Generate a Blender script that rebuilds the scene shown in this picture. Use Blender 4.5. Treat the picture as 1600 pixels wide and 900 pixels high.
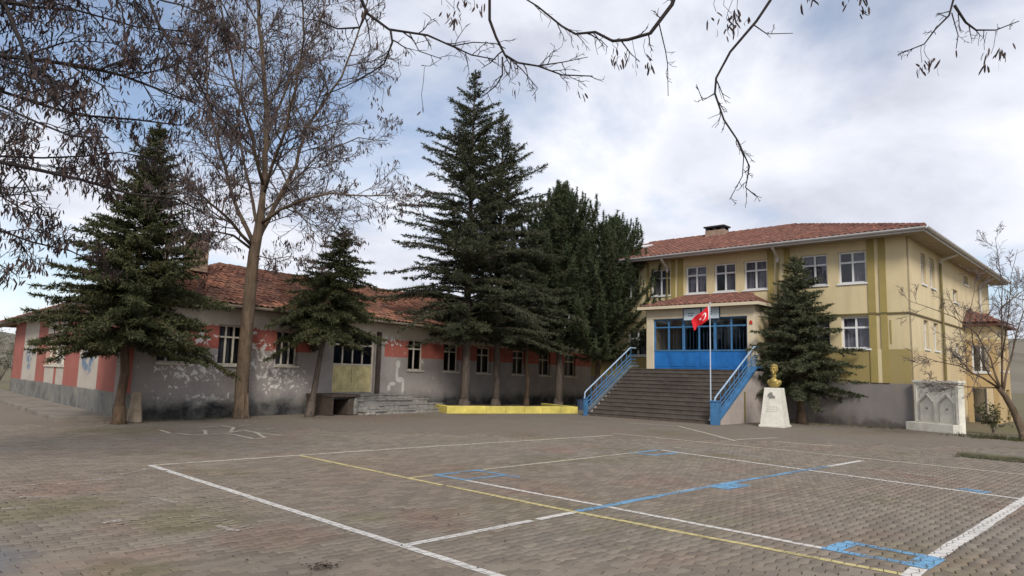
import bpy, bmesh, math, random
import numpy as np
from mathutils import Vector, Matrix, noise as mnoise

for o in list(bpy.data.objects): bpy.data.objects.remove(o)
scene = bpy.context.scene
col = scene.collection
rnd = random.Random(7)
rad = math.radians

# ------------------------------------------------------------------ camera
CAMR = [[0.70899265, -0.10392608, -0.69751615],
        [-0.70476513, -0.06905858, -0.70607155],
        [0.02520977, 0.99218460, -0.12220551]]
CAMH = 1.65
FPX = 1094.0
cd = bpy.data.cameras.new('camera'); cam = bpy.data.objects.new('camera', cd); col.objects.link(cam)
cam.matrix_world = Matrix.Translation((0, 0, CAMH)) @ Matrix(CAMR).to_4x4()
cd.sensor_width = 36.0; cd.lens = FPX / 1600.0 * 36.0; cd.clip_start = 0.05; cd.clip_end = 6000
scene.camera = cam

# ------------------------------------------------------------------ world: sky with broken cloud
SUN_EL, SUN_AZ = 38.0, 232.0        # azimuth of the sun, degrees counter-clockwise from +X
SKY_STRENGTH = 0.1
w = bpy.data.worlds.new('World'); scene.world = w; w.use_nodes = True
nt = w.node_tree; N = nt.nodes; L = nt.links; N.clear()
out = N.new('ShaderNodeOutputWorld'); bg = N.new('ShaderNodeBackground'); bg.inputs['Strength'].default_value = SKY_STRENGTH
sky = N.new('ShaderNodeTexSky'); sky.sky_type = 'NISHITA'; sky.sun_disc = False
sky.sun_elevation = rad(SUN_EL); sky.sun_rotation = rad(90 - SUN_AZ)
sky.air_density = 1.0; sky.dust_density = 0.6; sky.ozone_density = 2.5
def nd(t, **kw):
    n = N.new(t)
    for k, v in kw.items(): setattr(n, k, v)
    return n
tc = nd('ShaderNodeTexCoord')
sep = nd('ShaderNodeSeparateXYZ'); L.new(tc.outputs['Generated'], sep.inputs[0])
def mth(op, a, b=None, clamp=False):
    m = nd('ShaderNodeMath', operation=op); m.use_clamp = clamp
    for i, x in enumerate((a, b)):
        if x is None: continue
        if isinstance(x, (int, float)): m.inputs[i].default_value = x
        else: L.new(x, m.inputs[i])
    return m.outputs[0]
zc = mth('ADD', mth('MAXIMUM', sep.outputs[2], 0.0), 0.30)
cx_ = mth('DIVIDE', sep.outputs[0], zc); cy_ = mth('DIVIDE', sep.outputs[1], zc)
cmb = nd('ShaderNodeCombineXYZ'); L.new(cx_, cmb.inputs[0]); L.new(cy_, cmb.inputs[1])
def cloudnoise(scale, off, detail, rough, dist=0.0):
    mp = nd('ShaderNodeMapping'); mp.inputs['Location'].default_value = off
    L.new(cmb.outputs[0], mp.inputs[0])
    n = nd('ShaderNodeTexNoise'); n.inputs['Scale'].default_value = scale; n.inputs['Detail'].default_value = detail
    n.inputs['Roughness'].default_value = rough; n.inputs['Distortion'].default_value = dist
    L.new(mp.outputs[0], n.inputs['Vector']); return n.outputs['Fac']
def ramp(fac, stops):
    r = nd('ShaderNodeValToRGB'); e = r.color_ramp.elements
    while len(e) < len(stops): e.new(0.5)
    for q, (p, c) in zip(e, stops):
        q.position = p; q.color = (*c, 1) if len(c) == 3 else c
    L.new(fac, r.inputs[0]); return r.outputs[0]
cover = ramp(cloudnoise(0.95, (25.2, 3.1, 0.0), 8, 0.56, 0.25), [(0.36, (0.16, 0.16, 0.16)), (0.52, (1, 1, 1))])
shade = ramp(cloudnoise(1.5, (11.2, 5.3, 0.0), 8, 0.56, 0.2), [(0.32, (4.5, 4.7, 5.5)), (0.48, (6.3, 6.5, 7.2)), (0.62, (7.7, 7.75, 8.1))])
low = mth('SUBTRACT', 1.0, mth('MULTIPLY', sep.outputs[2], 3.2), True)
cov2 = mth('MAXIMUM', cover, mth('MULTIPLY', low, 0.55), True)
bl = nd('ShaderNodeMix', data_type='RGBA'); bl.blend_type = 'MULTIPLY'; bl.inputs[0].default_value = 1.0
L.new(sky.outputs[0], bl.inputs[6]); bl.inputs[7].default_value = (1.0, 1.0, 1.0, 1)
mx = nd('ShaderNodeMix', data_type='RGBA'); L.new(cov2, mx.inputs[0]); L.new(bl.outputs[2], mx.inputs[6]); L.new(shade, mx.inputs[7])
L.new(mx.outputs[2], bg.inputs['Color']); L.new(bg.outputs[0], out.inputs[0])

# ------------------------------------------------------------------ sun behind thin cloud
sd = bpy.data.lights.new('sun', 'SUN'); sd.energy = 2.3; sd.angle = rad(16); sd.color = (1.0, 0.95, 0.87)
sun = bpy.data.objects.new('sun', sd); col.objects.link(sun)
sv = Vector((math.cos(rad(SUN_AZ)) * math.cos(rad(SUN_EL)), math.sin(rad(SUN_AZ)) * math.cos(rad(SUN_EL)), math.sin(rad(SUN_EL))))
sun.rotation_euler = sv.to_track_quat('Z', 'Y').to_euler(); sun.location = (0, 0, 40)

scene.render.engine = 'CYCLES'
vs = scene.view_settings; vs.view_transform = 'Standard'; vs.look = 'None'; vs.exposure = 0.45; vs.gamma = 1.0; vs.use_curve_mapping = False
scene.cycles.use_denoising = True; scene.cycles.max_bounces = 6; scene.cycles.transparent_max_bounces = 12

# ------------------------------------------------------------------ helpers: geometry
def ray(px, py):
    c = ((px - 800), -(py - 450), -FPX)
    return Vector([sum(CAMR[i][j] * c[j] for j in range(3)) for i in range(3)])
def at(px, py, d):          # the point d metres ahead of the eye in this direction
    r = ray(px, py); return Vector((0, 0, CAMH)) + r * (d / FPX)
def onground(px, py, z=0.0):
    r = ray(px, py); return Vector((0, 0, CAMH)) + r * ((z - CAMH) / r.z)
def project(p):
    q = (p[0], p[1], p[2] - CAMH); c = [sum(CAMR[i][j] * q[i] for i in range(3)) for j in range(3)]
    return (800 + FPX * c[0] / -c[2], 450 - FPX * c[1] / -c[2], -c[2])

class MB:
    def __init__(s): s.v = []; s.f = []; s.mi = []
    def add(s, vs_, fs, m=0):
        b = len(s.v); s.v += [tuple(p) for p in vs_]; s.f += [tuple(b + i for i in f) for f in fs]; s.mi += [m] * len(fs)
    def quad(s, a, b, c, d, m=0): s.add([a, b, c, d], [(0, 1, 2, 3)], m)
    def box(s, a, b, m=0, fn=None):
        (x0, y0, z0), (x1, y1, z1) = a, b
        p = [(x0, y0, z0), (x1, y0, z0), (x1, y1, z0), (x0, y1, z0), (x0, y0, z1), (x1, y0, z1), (x1, y1, z1), (x0, y1, z1)]
        if fn: p = [fn(*q) for q in p]
        s.add(p, [(0, 3, 2, 1), (4, 5, 6, 7), (0, 1, 5, 4), (1, 2, 6, 5), (2, 3, 7, 6), (3, 0, 4, 7)], m)
    def prism(s, poly, z0, z1, fn=None):     # poly: list of (x, y)
        n = len(poly); p = [(x, y, z0) for x, y in poly] + [(x, y, z1) for x, y in poly]
        if fn: p = [fn(*q) for q in p]
        s.add(p, [tuple(range(n - 1, -1, -1)), tuple(range(n, 2 * n))] + [(i, (i + 1) % n, n + (i + 1) % n, n + i) for i in range(n)])
    def tube(s, pts, rr, n=6, cap=True):
        pts = [Vector(p) for p in pts]; k = len(pts)
        if isinstance(rr, (int, float)): rr = [rr] * k
        b = len(s.v); u = None
        for i, p in enumerate(pts):
            t = (pts[min(i + 1, k - 1)] - pts[max(i - 1, 0)])
            if t.length < 1e-9: t = Vector((0, 0, 1))
            t.normalize()
            if u is None: u = t.orthogonal().normalized()
            else:
                u = u - t * u.dot(t)
                u = u.normalized() if u.length > 1e-6 else t.orthogonal().normalized()
            v = t.cross(u)
            for j in range(n):
                a = 2 * math.pi * j / n
                s.v.append(tuple(p + (u * math.cos(a) + v * math.sin(a)) * rr[i]))
        for i in range(k - 1):
            for j in range(n):
                s.f.append((b + i * n + j, b + i * n + (j + 1) % n, b + (i + 1) * n + (j + 1) % n, b + (i + 1) * n + j)); s.mi.append(0)
        if cap and n > 2:
            s.f.append(tuple(b + j for j in range(n - 1, -1, -1))); s.f.append(tuple(b + (k - 1) * n + j for j in range(n))); s.mi += [0, 0]
    def lathe(s, prof, n=16, c=(0, 0)):
        b = len(s.v); k = len(prof)
        for r, z in prof:
            for j in range(n): a = 2 * math.pi * j / n; s.v.append((c[0] + r * math.cos(a), c[1] + r * math.sin(a), z))
        for i in range(k - 1):
            for j in range(n): s.f.append((b + i * n + j, b + i * n + (j + 1) % n, b + (i + 1) * n + (j + 1) % n, b + (i + 1) * n + j)); s.mi.append(0)
        s.f += [tuple(b + j for j in range(n - 1, -1, -1)), tuple(b + (k - 1) * n + j for j in range(n))]; s.mi += [0, 0]
    def build(s, name, mats, parent=None, smooth=False, bevel=0, kind=None):
        me = bpy.data.meshes.new(name); me.from_pydata(s.v, [], s.f); me.update()
        if not isinstance(mats, (list, tuple)): mats = [mats]
        for m in mats: me.materials.append(m)
        if len(mats) > 1: me.polygons.foreach_set('material_index', s.mi)
        if smooth: me.polygons.foreach_set('use_smooth', [True] * len(me.polygons))
        o = bpy.data.objects.new(name, me); col.objects.link(o)
        if parent: o.parent = parent
        if bevel:
            md = o.modifiers.new('bevel', 'BEVEL'); md.width = bevel; md.segments = 2; md.limit_method = 'ANGLE'
        if kind: o['kind'] = kind
        return o
def np_mesh(name, V, F, mat, parent=None, kind=None, smooth=False):
    """V (n,3), F (m,k) all faces with k corners"""
    V = np.asarray(V, np.float32); F = np.asarray(F, np.int32); k = F.shape[1]
    me = bpy.data.meshes.new(name); me.vertices.add(len(V)); me.vertices.foreach_set('co', V.ravel())
    me.loops.add(F.size); me.loops.foreach_set('vertex_index', F.ravel())
    me.polygons.add(len(F)); me.polygons.foreach_set('loop_start', np.arange(0, F.size, k, dtype=np.int32))
    me.polygons.foreach_set('loop_total', np.full(len(F), k, np.int32))
    if smooth: me.polygons.foreach_set('use_smooth', np.ones(len(F), bool))
    me.update(calc_edges=True); me.materials.append(mat)
    o = bpy.data.objects.new(name, me); col.objects.link(o)
    if parent: o.parent = parent
    if kind: o['kind'] = kind
    return o
def tag(o, label, cat, group=None):
    o['label'] = label; o['category'] = cat
    if group: o['group'] = group
    return o
def thing(name, loc, rz=0.0):
    o = bpy.data.objects.new(name, None); o.empty_display_size = 0.3; col.objects.link(o)
    o.location = loc; o.rotation_euler = (0, 0, rz); return o
def struct(o): o['kind'] = 'structure'; return o

# ------------------------------------------------------------------ helpers: materials
class NT:
    def __init__(s, name):
        s.m = bpy.data.materials.new(name); s.m.use_nodes = True; s.t = s.m.node_tree; s.n = s.t.nodes; s.l = s.t.links
        s.b = s.n['Principled BSDF']; s.o = s.n['Material Output']
        s.b.inputs['Specular IOR Level'].default_value = 0.3
        s.tc = s.n.new('ShaderNodeTexCoord'); s.geo = s.n.new('ShaderNodeNewGeometry')
    def put(s, sock, x):
        if x is None: return
        if isinstance(x, (int, float)): sock.default_value = x
        elif isinstance(x, (tuple, list)): sock.default_value = (*x, 1) if len(x) == 3 and len(sock.default_value) == 4 else x
        else: s.l.new(x, sock)
    def math(s, op, a, b=None, clamp=False, c=None):
        m = s.n.new('ShaderNodeMath'); m.operation = op; m.use_clamp = clamp
        s.put(m.inputs[0], a); s.put(m.inputs[1], b); s.put(m.inputs[2], c); return m.outputs[0]
    def noise(s, scale, detail=4, rough=0.55, vec=None, dist=0.0, off=None):
        n = s.n.new('ShaderNodeTexNoise'); n.inputs['Scale'].default_value = scale; n.inputs['Detail'].default_value = detail
        n.inputs['Roughness'].default_value = rough; n.inputs['Distortion'].default_value = dist
        v = vec or s.tc.outputs['Object']
        if off:
            mp = s.n.new('ShaderNodeMapping'); mp.inputs['Location'].default_value = off; s.l.new(v, mp.inputs[0]); v = mp.outputs[0]
        s.l.new(v, n.inputs['Vector']); return n.outputs['Fac']
    def ramp(s, fac, stops):
        r = s.n.new('ShaderNodeValToRGB'); e = r.color_ramp.elements
        while len(e) < len(stops): e.new(0.5)
        for q, (p, c) in zip(e, stops):
            if isinstance(c, (int, float)): c = (c, c, c)
            q.position = p; q.color = (*c, 1)
        s.put(r.inputs[0], fac); return r.outputs[0]
    def mix(s, f, a, b, mode='MIX'):
        m = s.n.new('ShaderNodeMix'); m.data_type = 'RGBA'; m.blend_type = mode
        s.put(m.inputs[0], f); s.put(m.inputs[6], a); s.put(m.inputs[7], b); return m.outputs[2]
    def step(s, x, e, wd=0.01):      # 0 below e, 1 above, soft over wd
        return s.math('MULTIPLY_ADD', x, 1.0 / wd, True, -e / wd + 0.5)
    def band(s, x, a, b, wd=0.01): return s.math('MULTIPLY', s.step(x, a, wd), s.math('SUBTRACT', 1.0, s.step(x, b, wd)))
    def xyz(s, v=None):
        q = s.n.new('ShaderNodeSeparateXYZ'); s.l.new(v or s.tc.outputs['Object'], q.inputs[0]); return q.outputs
    def bump(s, h, strength=0.3, dist=0.02):
        b = s.n.new('ShaderNodeBump'); b.inputs['Strength'].default_value = strength; b.inputs['Distance'].default_value = dist
        s.put(b.inputs['Height'], h); s.l.new(b.outputs[0], s.b.inputs['Normal'])
    def fin(s, color=None, rough=None):
        s.put(s.b.inputs['Base Color'], color); s.put(s.b.inputs['Roughness'], rough); return s.m
def sc(c, k): return tuple(min(1.0, x * k) for x in c)
def plain(name, c, rough=0.75, scale=3.0, var=0.18, bump=0.0, bscale=30.0, metal=0.0, isl=0.0, spec=None):
    t = NT(name)
    f = t.noise(scale, 6, 0.6)
    cc = t.ramp(f, [(0.25, sc(c, 1 - var)), (0.5, c), (0.78, sc(c, 1 + var))])
    if isl:
        r = t.math('MULTIPLY_ADD', t.geo.outputs['Random Per Island'], 2 * isl, False, 1 - isl)
        cc = t.mix(1.0, cc, r, 'MULTIPLY')
    if bump: t.bump(t.noise(bscale, 5, 0.65), bump, 0.02)
    t.b.inputs['Metallic'].default_value = metal
    if spec is not None: t.b.inputs['Specular IOR Level'].default_value = spec
    return t.fin(cc, rough)
MAT = {}
MAT['white_frame'] = plain('white_window_paint', (0.66, 0.66, 0.66), 0.5, 6, 0.06)
MAT['cream_frame'] = plain('old_cream_window_paint', (0.55, 0.50, 0.41), 0.7, 5, 0.25)
MAT['curtain'] = plain('grey_curtain_cloth', (0.33, 0.32, 0.36), 0.9, 4, 0.2)
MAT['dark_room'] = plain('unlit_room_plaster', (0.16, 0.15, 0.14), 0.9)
MAT['concrete'] = plain('grey_concrete', (0.26, 0.25, 0.235), 0.9, 2.5, 0.25, 0.4, 25)
MAT['step'] = plain('worn_dark_mosaic_step', (0.088, 0.072, 0.060), 0.8, 3, 0.35, 0.3, 40)
MAT['blue'] = plain('blue_gloss_paint', (0.018, 0.135, 0.40), 0.5, 2, 0.3)
MAT['rail_blue'] = plain('faded_blue_rail_paint', (0.05, 0.15, 0.30), 0.55, 3, 0.3)
MAT['stringer_old'] = plain('worn_grey_blue_concrete', (0.10, 0.125, 0.15), 0.8, 3, 0.3)
MAT['handrail'] = plain('light_blue_handrail_paint', (0.30, 0.40, 0.52), 0.45, 5, 0.15)
MAT['gutter'] = plain('pale_metal_gutter', (0.55, 0.54, 0.55), 0.5, 2, 0.12)
MAT['fascia'] = plain('weathered_dark_eave_board', (0.075, 0.06, 0.05), 0.85, 4, 0.3)
MAT['soffit'] = plain('cream_soffit_boards', (0.33, 0.27, 0.19), 0.85, 3, 0.2)
MAT['old_gutter'] = plain('rusty_old_gutter', (0.17, 0.135, 0.10), 0.8, 3, 0.4)
MAT['soffit_old'] = plain('old_plaster_soffit', (0.30, 0.26, 0.21), 0.9, 2, 0.3, 0.3, 15)
MAT['marble'] = plain('weathered_white_marble', (0.62, 0.595, 0.52), 0.65, 5, 0.16, 0.15, 30)
MAT['relief'] = plain('dark_bronze_relief', (0.20, 0.19, 0.175), 0.5, 8, 0.3)
MAT['gold'] = plain('gold_painted_bronze', (0.33, 0.245, 0.075), 0.42, 12, 0.25, 0, metal=0.45)
MAT['fount'] = plain('fountain_cream_stone', (0.70, 0.67, 0.575), 0.75, 4, 0.2, 0.25, 30)
MAT['fount_line'] = plain('fountain_grey_stone_trim', (0.38, 0.365, 0.33), 0.75, 4, 0.2)
MAT['red_flag'] = plain('red_flag_cloth', (0.50, 0.012, 0.018), 0.8, 4, 0.12)
MAT['white_flag'] = plain('white_flag_cloth', (0.78, 0.72, 0.72), 0.8, 4, 0.05)
MAT['pole'] = plain('pale_blue_pole_paint', (0.42, 0.47, 0.54), 0.4, 6, 0.1)
MAT['sign'] = plain('pale_enamel_sign', (0.50, 0.58, 0.62), 0.4, 4, 0.08)
MAT['sign_edge'] = plain('dark_sign_edge', (0.04, 0.06, 0.11), 0.5)
MAT['red_sign'] = plain('red_enamel', (0.5, 0.03, 0.02), 0.4)
MAT['walk'] = plain('dirty_walkway_concrete', (0.185, 0.160, 0.132), 0.92, 1.3, 0.4, 0.4, 20)
MAT['mossy'] = plain('mossy_old_concrete', (0.115, 0.105, 0.065), 0.95, 3, 0.45, 0.5, 25)
MAT['soil'] = plain('brown_planting_soil', (0.075, 0.058, 0.042), 0.95, 3, 0.4, 0.8, 20)
MAT['brick_cream'] = plain('old_chimney_brick', (0.27, 0.19, 0.14), 0.9, 6, 0.3, 0.3, 30, isl=0.25)
MAT['black'] = plain('soot_and_hollow_shade_black', (0.03, 0.03, 0.032), 0.7)  # chimney cap metal; also the black that stands in for shade under the landing
MAT['wood_dark'] = plain('rotten_dark_wood', (0.06, 0.045, 0.035), 0.9, 7, 0.4, 0.4, 30)
MAT['pipe_olive'] = plain('olive_painted_pipe', (0.16, 0.13, 0.05), 0.6, 3, 0.15)
MAT['pipe_white'] = plain('white_plastic_pipe', (0.52, 0.50, 0.46), 0.55, 3, 0.12)
MAT['stonesteps'] = plain('weathered_rubble_stone', (0.25, 0.235, 0.21), 0.9, 5, 0.5, 0.6, 18, isl=0.3)

def glass(name, tint=0.55, ior=1.6, ro=.06):
    t = NT(name); t.n.remove(t.b)
    tr = t.n.new('ShaderNodeBsdfTransparent'); tr.inputs[0].default_value = (tint, tint, tint * 1.03, 1)
    gl = t.n.new('ShaderNodeBsdfGlossy'); gl.inputs[0].default_value = (0.9, 0.92, 0.95, 1); gl.inputs['Roughness'].default_value = ro
    fr = t.n.new('ShaderNodeFresnel'); fr.inputs[0].default_value = ior
    b = t.n.new('ShaderNodeBump'); b.inputs['Strength'].default_value = 0.06; b.inputs['Distance'].default_value = 0.02
    t.l.new(t.noise(1.6, 2), b.inputs['Height']); t.l.new(b.outputs[0], gl.inputs['Normal'])
    ms = t.n.new('ShaderNodeMixShader'); t.l.new(fr.outputs[0], ms.inputs[0]); t.l.new(tr.outputs[0], ms.inputs[1]); t.l.new(gl.outputs[0], ms.inputs[2])
    t.l.new(ms.outputs[0], t.o.inputs[0]); return t.m
MAT['glass'] = glass('window_glass'); MAT['glass_old'] = glass('dusty_old_glass', .5, 1.22, .18); MAT['glass_blue'] = glass('entrance_glass', 0.6)

def paint_wear(name, c, wear=0.45, joints=True):
    t = NT(name)
    pos = t.geo.outputs['Position']
    n1 = t.noise(2.2, 6, 0.7, pos); n2 = t.noise(26, 3, 0.6, pos)
    cc = t.ramp(n1, [(0.3, sc(c, 0.78)), (0.65, c)])
    k = t.math('ADD', t.math('MULTIPLY', n1, 0.6), t.math('MULTIPLY', n2, 0.5))
    a = t.ramp(k, [(wear - 0.07, 0.0), (wear + 0.07, 1.0)])
    x = t.xyz(pos); u = t.math('DIVIDE', t.math('ADD', x[0], 18.0), 0.225)
    tri_ = t.math('SUBTRACT', 1.0, t.math('MULTIPLY', t.math('ABSOLUTE', t.math('SUBTRACT', t.math('FRACT', t.math('ADD', u, 0.25)), 0.5)), 4.0))
    vv = t.math('DIVIDE', t.math('SUBTRACT', t.math('ADD', x[1], 22.5), t.math('MULTIPLY', tri_, 0.02)), 0.1125)
    ey = t.math('ABSOLUTE', t.math('SUBTRACT', t.math('FRACT', vv), 0.5))
    par = t.math('MULTIPLY', t.math('MODULO', t.math('FLOOR', vv), 2.0), 0.5)
    ex = t.math('ABSOLUTE', t.math('SUBTRACT', t.math('FRACT', t.math('SUBTRACT', u, par)), 0.5))
    jt = t.math('MAXIMUM', t.step(ey, 0.455, 0.03), t.step(ex, 0.478, 0.015))
    a = t.math('MULTIPLY', a, t.math('MULTIPLY_ADD', jt, -0.85 if joints else 0.0, False, 1.0))
    tr = t.n.new('ShaderNodeBsdfTransparent'); ms = t.n.new('ShaderNodeMixShader')
    t.put(ms.inputs[0], a); t.l.new(tr.outputs[0], ms.inputs[1]); t.l.new(t.b.outputs[0], ms.inputs[2]); t.l.new(ms.outputs[0], t.o.inputs[0])
    return t.fin(cc, 0.75)
MAT['line_white'] = paint_wear('white_court_paint', (0.60, 0.57, 0.53), 0.40)
MAT['line_cream'] = paint_wear('cream_court_paint', (0.50, 0.45, 0.35), 0.42)
MAT['line_yellow'] = paint_wear('yellow_court_paint', (0.54, 0.45, 0.21), 0.43)
MAT['line_blue'] = paint_wear('blue_court_paint', (0.16, 0.34, 0.52), 0.50)
MAT['line_faint'] = paint_wear('worn_away_court_paint', (0.42, 0.38, 0.33), 0.55)
MAT['line_sand'] = paint_wear('pale_joint_sand', (0.36, 0.30, 0.235), 0.46, False)
MAT['yellow_kerb'] = plain('yellow_painted_masonry', (0.54, 0.45, 0.11), 0.8, 2.0, 0.35, 0.3, 20)

def paving(name, joints):
    t = NT(name); pos = t.geo.outputs['Position']
    big = t.noise(0.16, 4, 0.6, pos); mid = t.noise(0.7, 5, 0.6, pos, off=(9, 3, 0)); fine = t.noise(45, 4, 0.7, pos)
    c = t.ramp(big, [(0.34, (0.228, 0.177, 0.140)), (0.5, (0.224, 0.186, 0.151)), (0.66, (0.212, 0.184, 0.155))])
    moss = t.ramp(t.noise(0.33, 5, 0.65, pos, off=(3.1, 7.7, 0)), [(0.54, 0.0), (0.66, 0.55)])
    c = t.mix(moss, c, (0.165, 0.138, 0.072))
    red = t.ramp(t.noise(0.5, 4, 0.6, pos, off=(21, 2, 0)), [(0.55, 0.0), (0.70, 0.6)])
    c = t.mix(red, c, (0.235, 0.145, 0.112))
    xg = t.xyz(pos)
    def patch(cx, cy, r): 
        a = t.math('SUBTRACT', xg[0], cx); b = t.math('SUBTRACT', xg[1], cy)
        d_ = t.math('MULTIPLY_ADD', t.math('ADD', t.math('MULTIPLY', a, a), t.math('MULTIPLY', b, b)), 1.0 / (r * r), False, 0.0)
        return t.ramp(t.math('ADD', d_, t.math('MULTIPLY', mid, 1.4)), [(0.75, 0.7), (1.5, 0.0)])
    for q in ((2.0, 9.6, 1.7), (3.2, 8.0, 1.3), (0.6, 12.5, 2.2), (1.9, 6.3, 1.0), (5.5, 19.5, 2.5)): c = t.mix(patch(*q), c, (0.160, 0.138, 0.070))
    for q in ((3.5, 6.8, 1.1), (1.5, 11.2, 1.2), (5.2, 6.5, 1.3), (12.0, 1.5, 2.0)): c = t.mix(patch(*q), c, (0.225, 0.150, 0.118))
    c = t.mix(t.ramp(mid, [(0.3, 0.35), (0.7, 0.0)]), c, (0.155, 0.128, 0.104))
    oi = t.n.new('ShaderNodeObjectInfo')
    if joints:
        r = t.math('FRACT', t.math('ADD', t.geo.outputs['Random Per Island'], oi.outputs['Random']))
        c = t.mix(1.0, c, t.math('MULTIPLY_ADD', r, 0.36, False, 0.82), 'MULTIPLY')
    else:
        n = t.noise(6.0, 3, 0.7, pos); c = t.mix(1.0, c, t.math('MULTIPLY_ADD', n, 0.5, False, 0.66), 'MULTIPLY')
    c = t.mix(1.0, c, t.math('MULTIPLY_ADD', fine, 0.5, False, 0.75), 'MULTIPLY')
    c = t.mix(1.0, c, (0.865, 0.865, 0.835), 'MULTIPLY')
    x = t.xyz(pos)
    # damp hollow at the lower left, still wet
    dx = t.math('SUBTRACT', x[0], 0.55); dy = t.math('SUBTRACT', x[1], 7.3)
    d2 = t.math('ADD', t.math('MULTIPLY', dx, dx), t.math('MULTIPLY', dy, dy))
    wet = t.ramp(t.math('ADD', t.math('MULTIPLY', d2, 0.45), t.math('MULTIPLY', mid, 0.9)), [(0.55, 1.0), (1.15, 0.0)])
    c = t.mix(wet, c, (0.10, 0.10, 0.104))
    ro = t.math('MULTIPLY_ADD', wet, -0.66, False, 0.86)
    t.bump(fine, 0.35, 0.006)
    return t.fin(c, ro)
MAT['paver'] = paving('concrete_paver', True); MAT['paving_far'] = paving('paving_beyond', False)
MAT['bed'] = plain('sandy_joint_soil', (0.065, 0.055, 0.038), 0.95, 1.2, 0.45, 0.4, 30)

def dirt():
    t = NT('dry_grass_and_soil'); pos = t.geo.outputs['Position']
    c = t.ramp(t.noise(0.25, 6, 0.65, pos), [(0.3, (0.10, 0.085, 0.05)), (0.5, (0.14, 0.115, 0.07)), (0.7, (0.11, 0.11, 0.045))])
    c = t.mix(1.0, c, t.math('MULTIPLY_ADD', t.noise(9, 5, 0.7, pos), 0.8, False, 0.6), 'MULTIPLY')
    t.bump(t.noise(14, 5, 0.7, pos), 0.6, 0.05); return t.fin(c, 0.95)
MAT['dirt'] = dirt()

def tile_mat(name, a, b, cdark):
    t = NT(name); oi = t.n.new('ShaderNodeObjectInfo')
    r = t.math('FRACT', t.math('ADD', t.geo.outputs['Random Per Island'], oi.outputs['Random']))
    c = t.ramp(r, [(0.0, sc(a, .75)), (0.3, a), (0.6, sc(b, 0.92)), (0.85, b), (1.0, sc(b, 1.4))])
    pos = t.geo.outputs['Position']
    c = t.mix(t.ramp(t.noise(0.9, 5, 0.7, pos), [(0.42, 0.0), (0.7, 0.75)]), c, cdark)
    c = t.mix(1.0, c, t.math('MULTIPLY_ADD', t.noise(25, 4, 0.7, pos), 0.6, False, 0.7), 'MULTIPLY')
    return t.fin(c, 0.85)
MAT['tile'] = tile_mat('old_clay_roof_tile', (0.165, 0.068, 0.043), (0.255, 0.108, 0.064), (0.145, 0.092, 0.065))
MAT['tile_new'] = tile_mat('clay_roof_tile', (0.15, 0.066, 0.049), (0.20, 0.088, 0.064), (0.155, 0.082, 0.066))
MAT['underlay'] = plain('roof_underlay', (0.13, 0.055, 0.04), 0.9, 3, 0.3)

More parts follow.
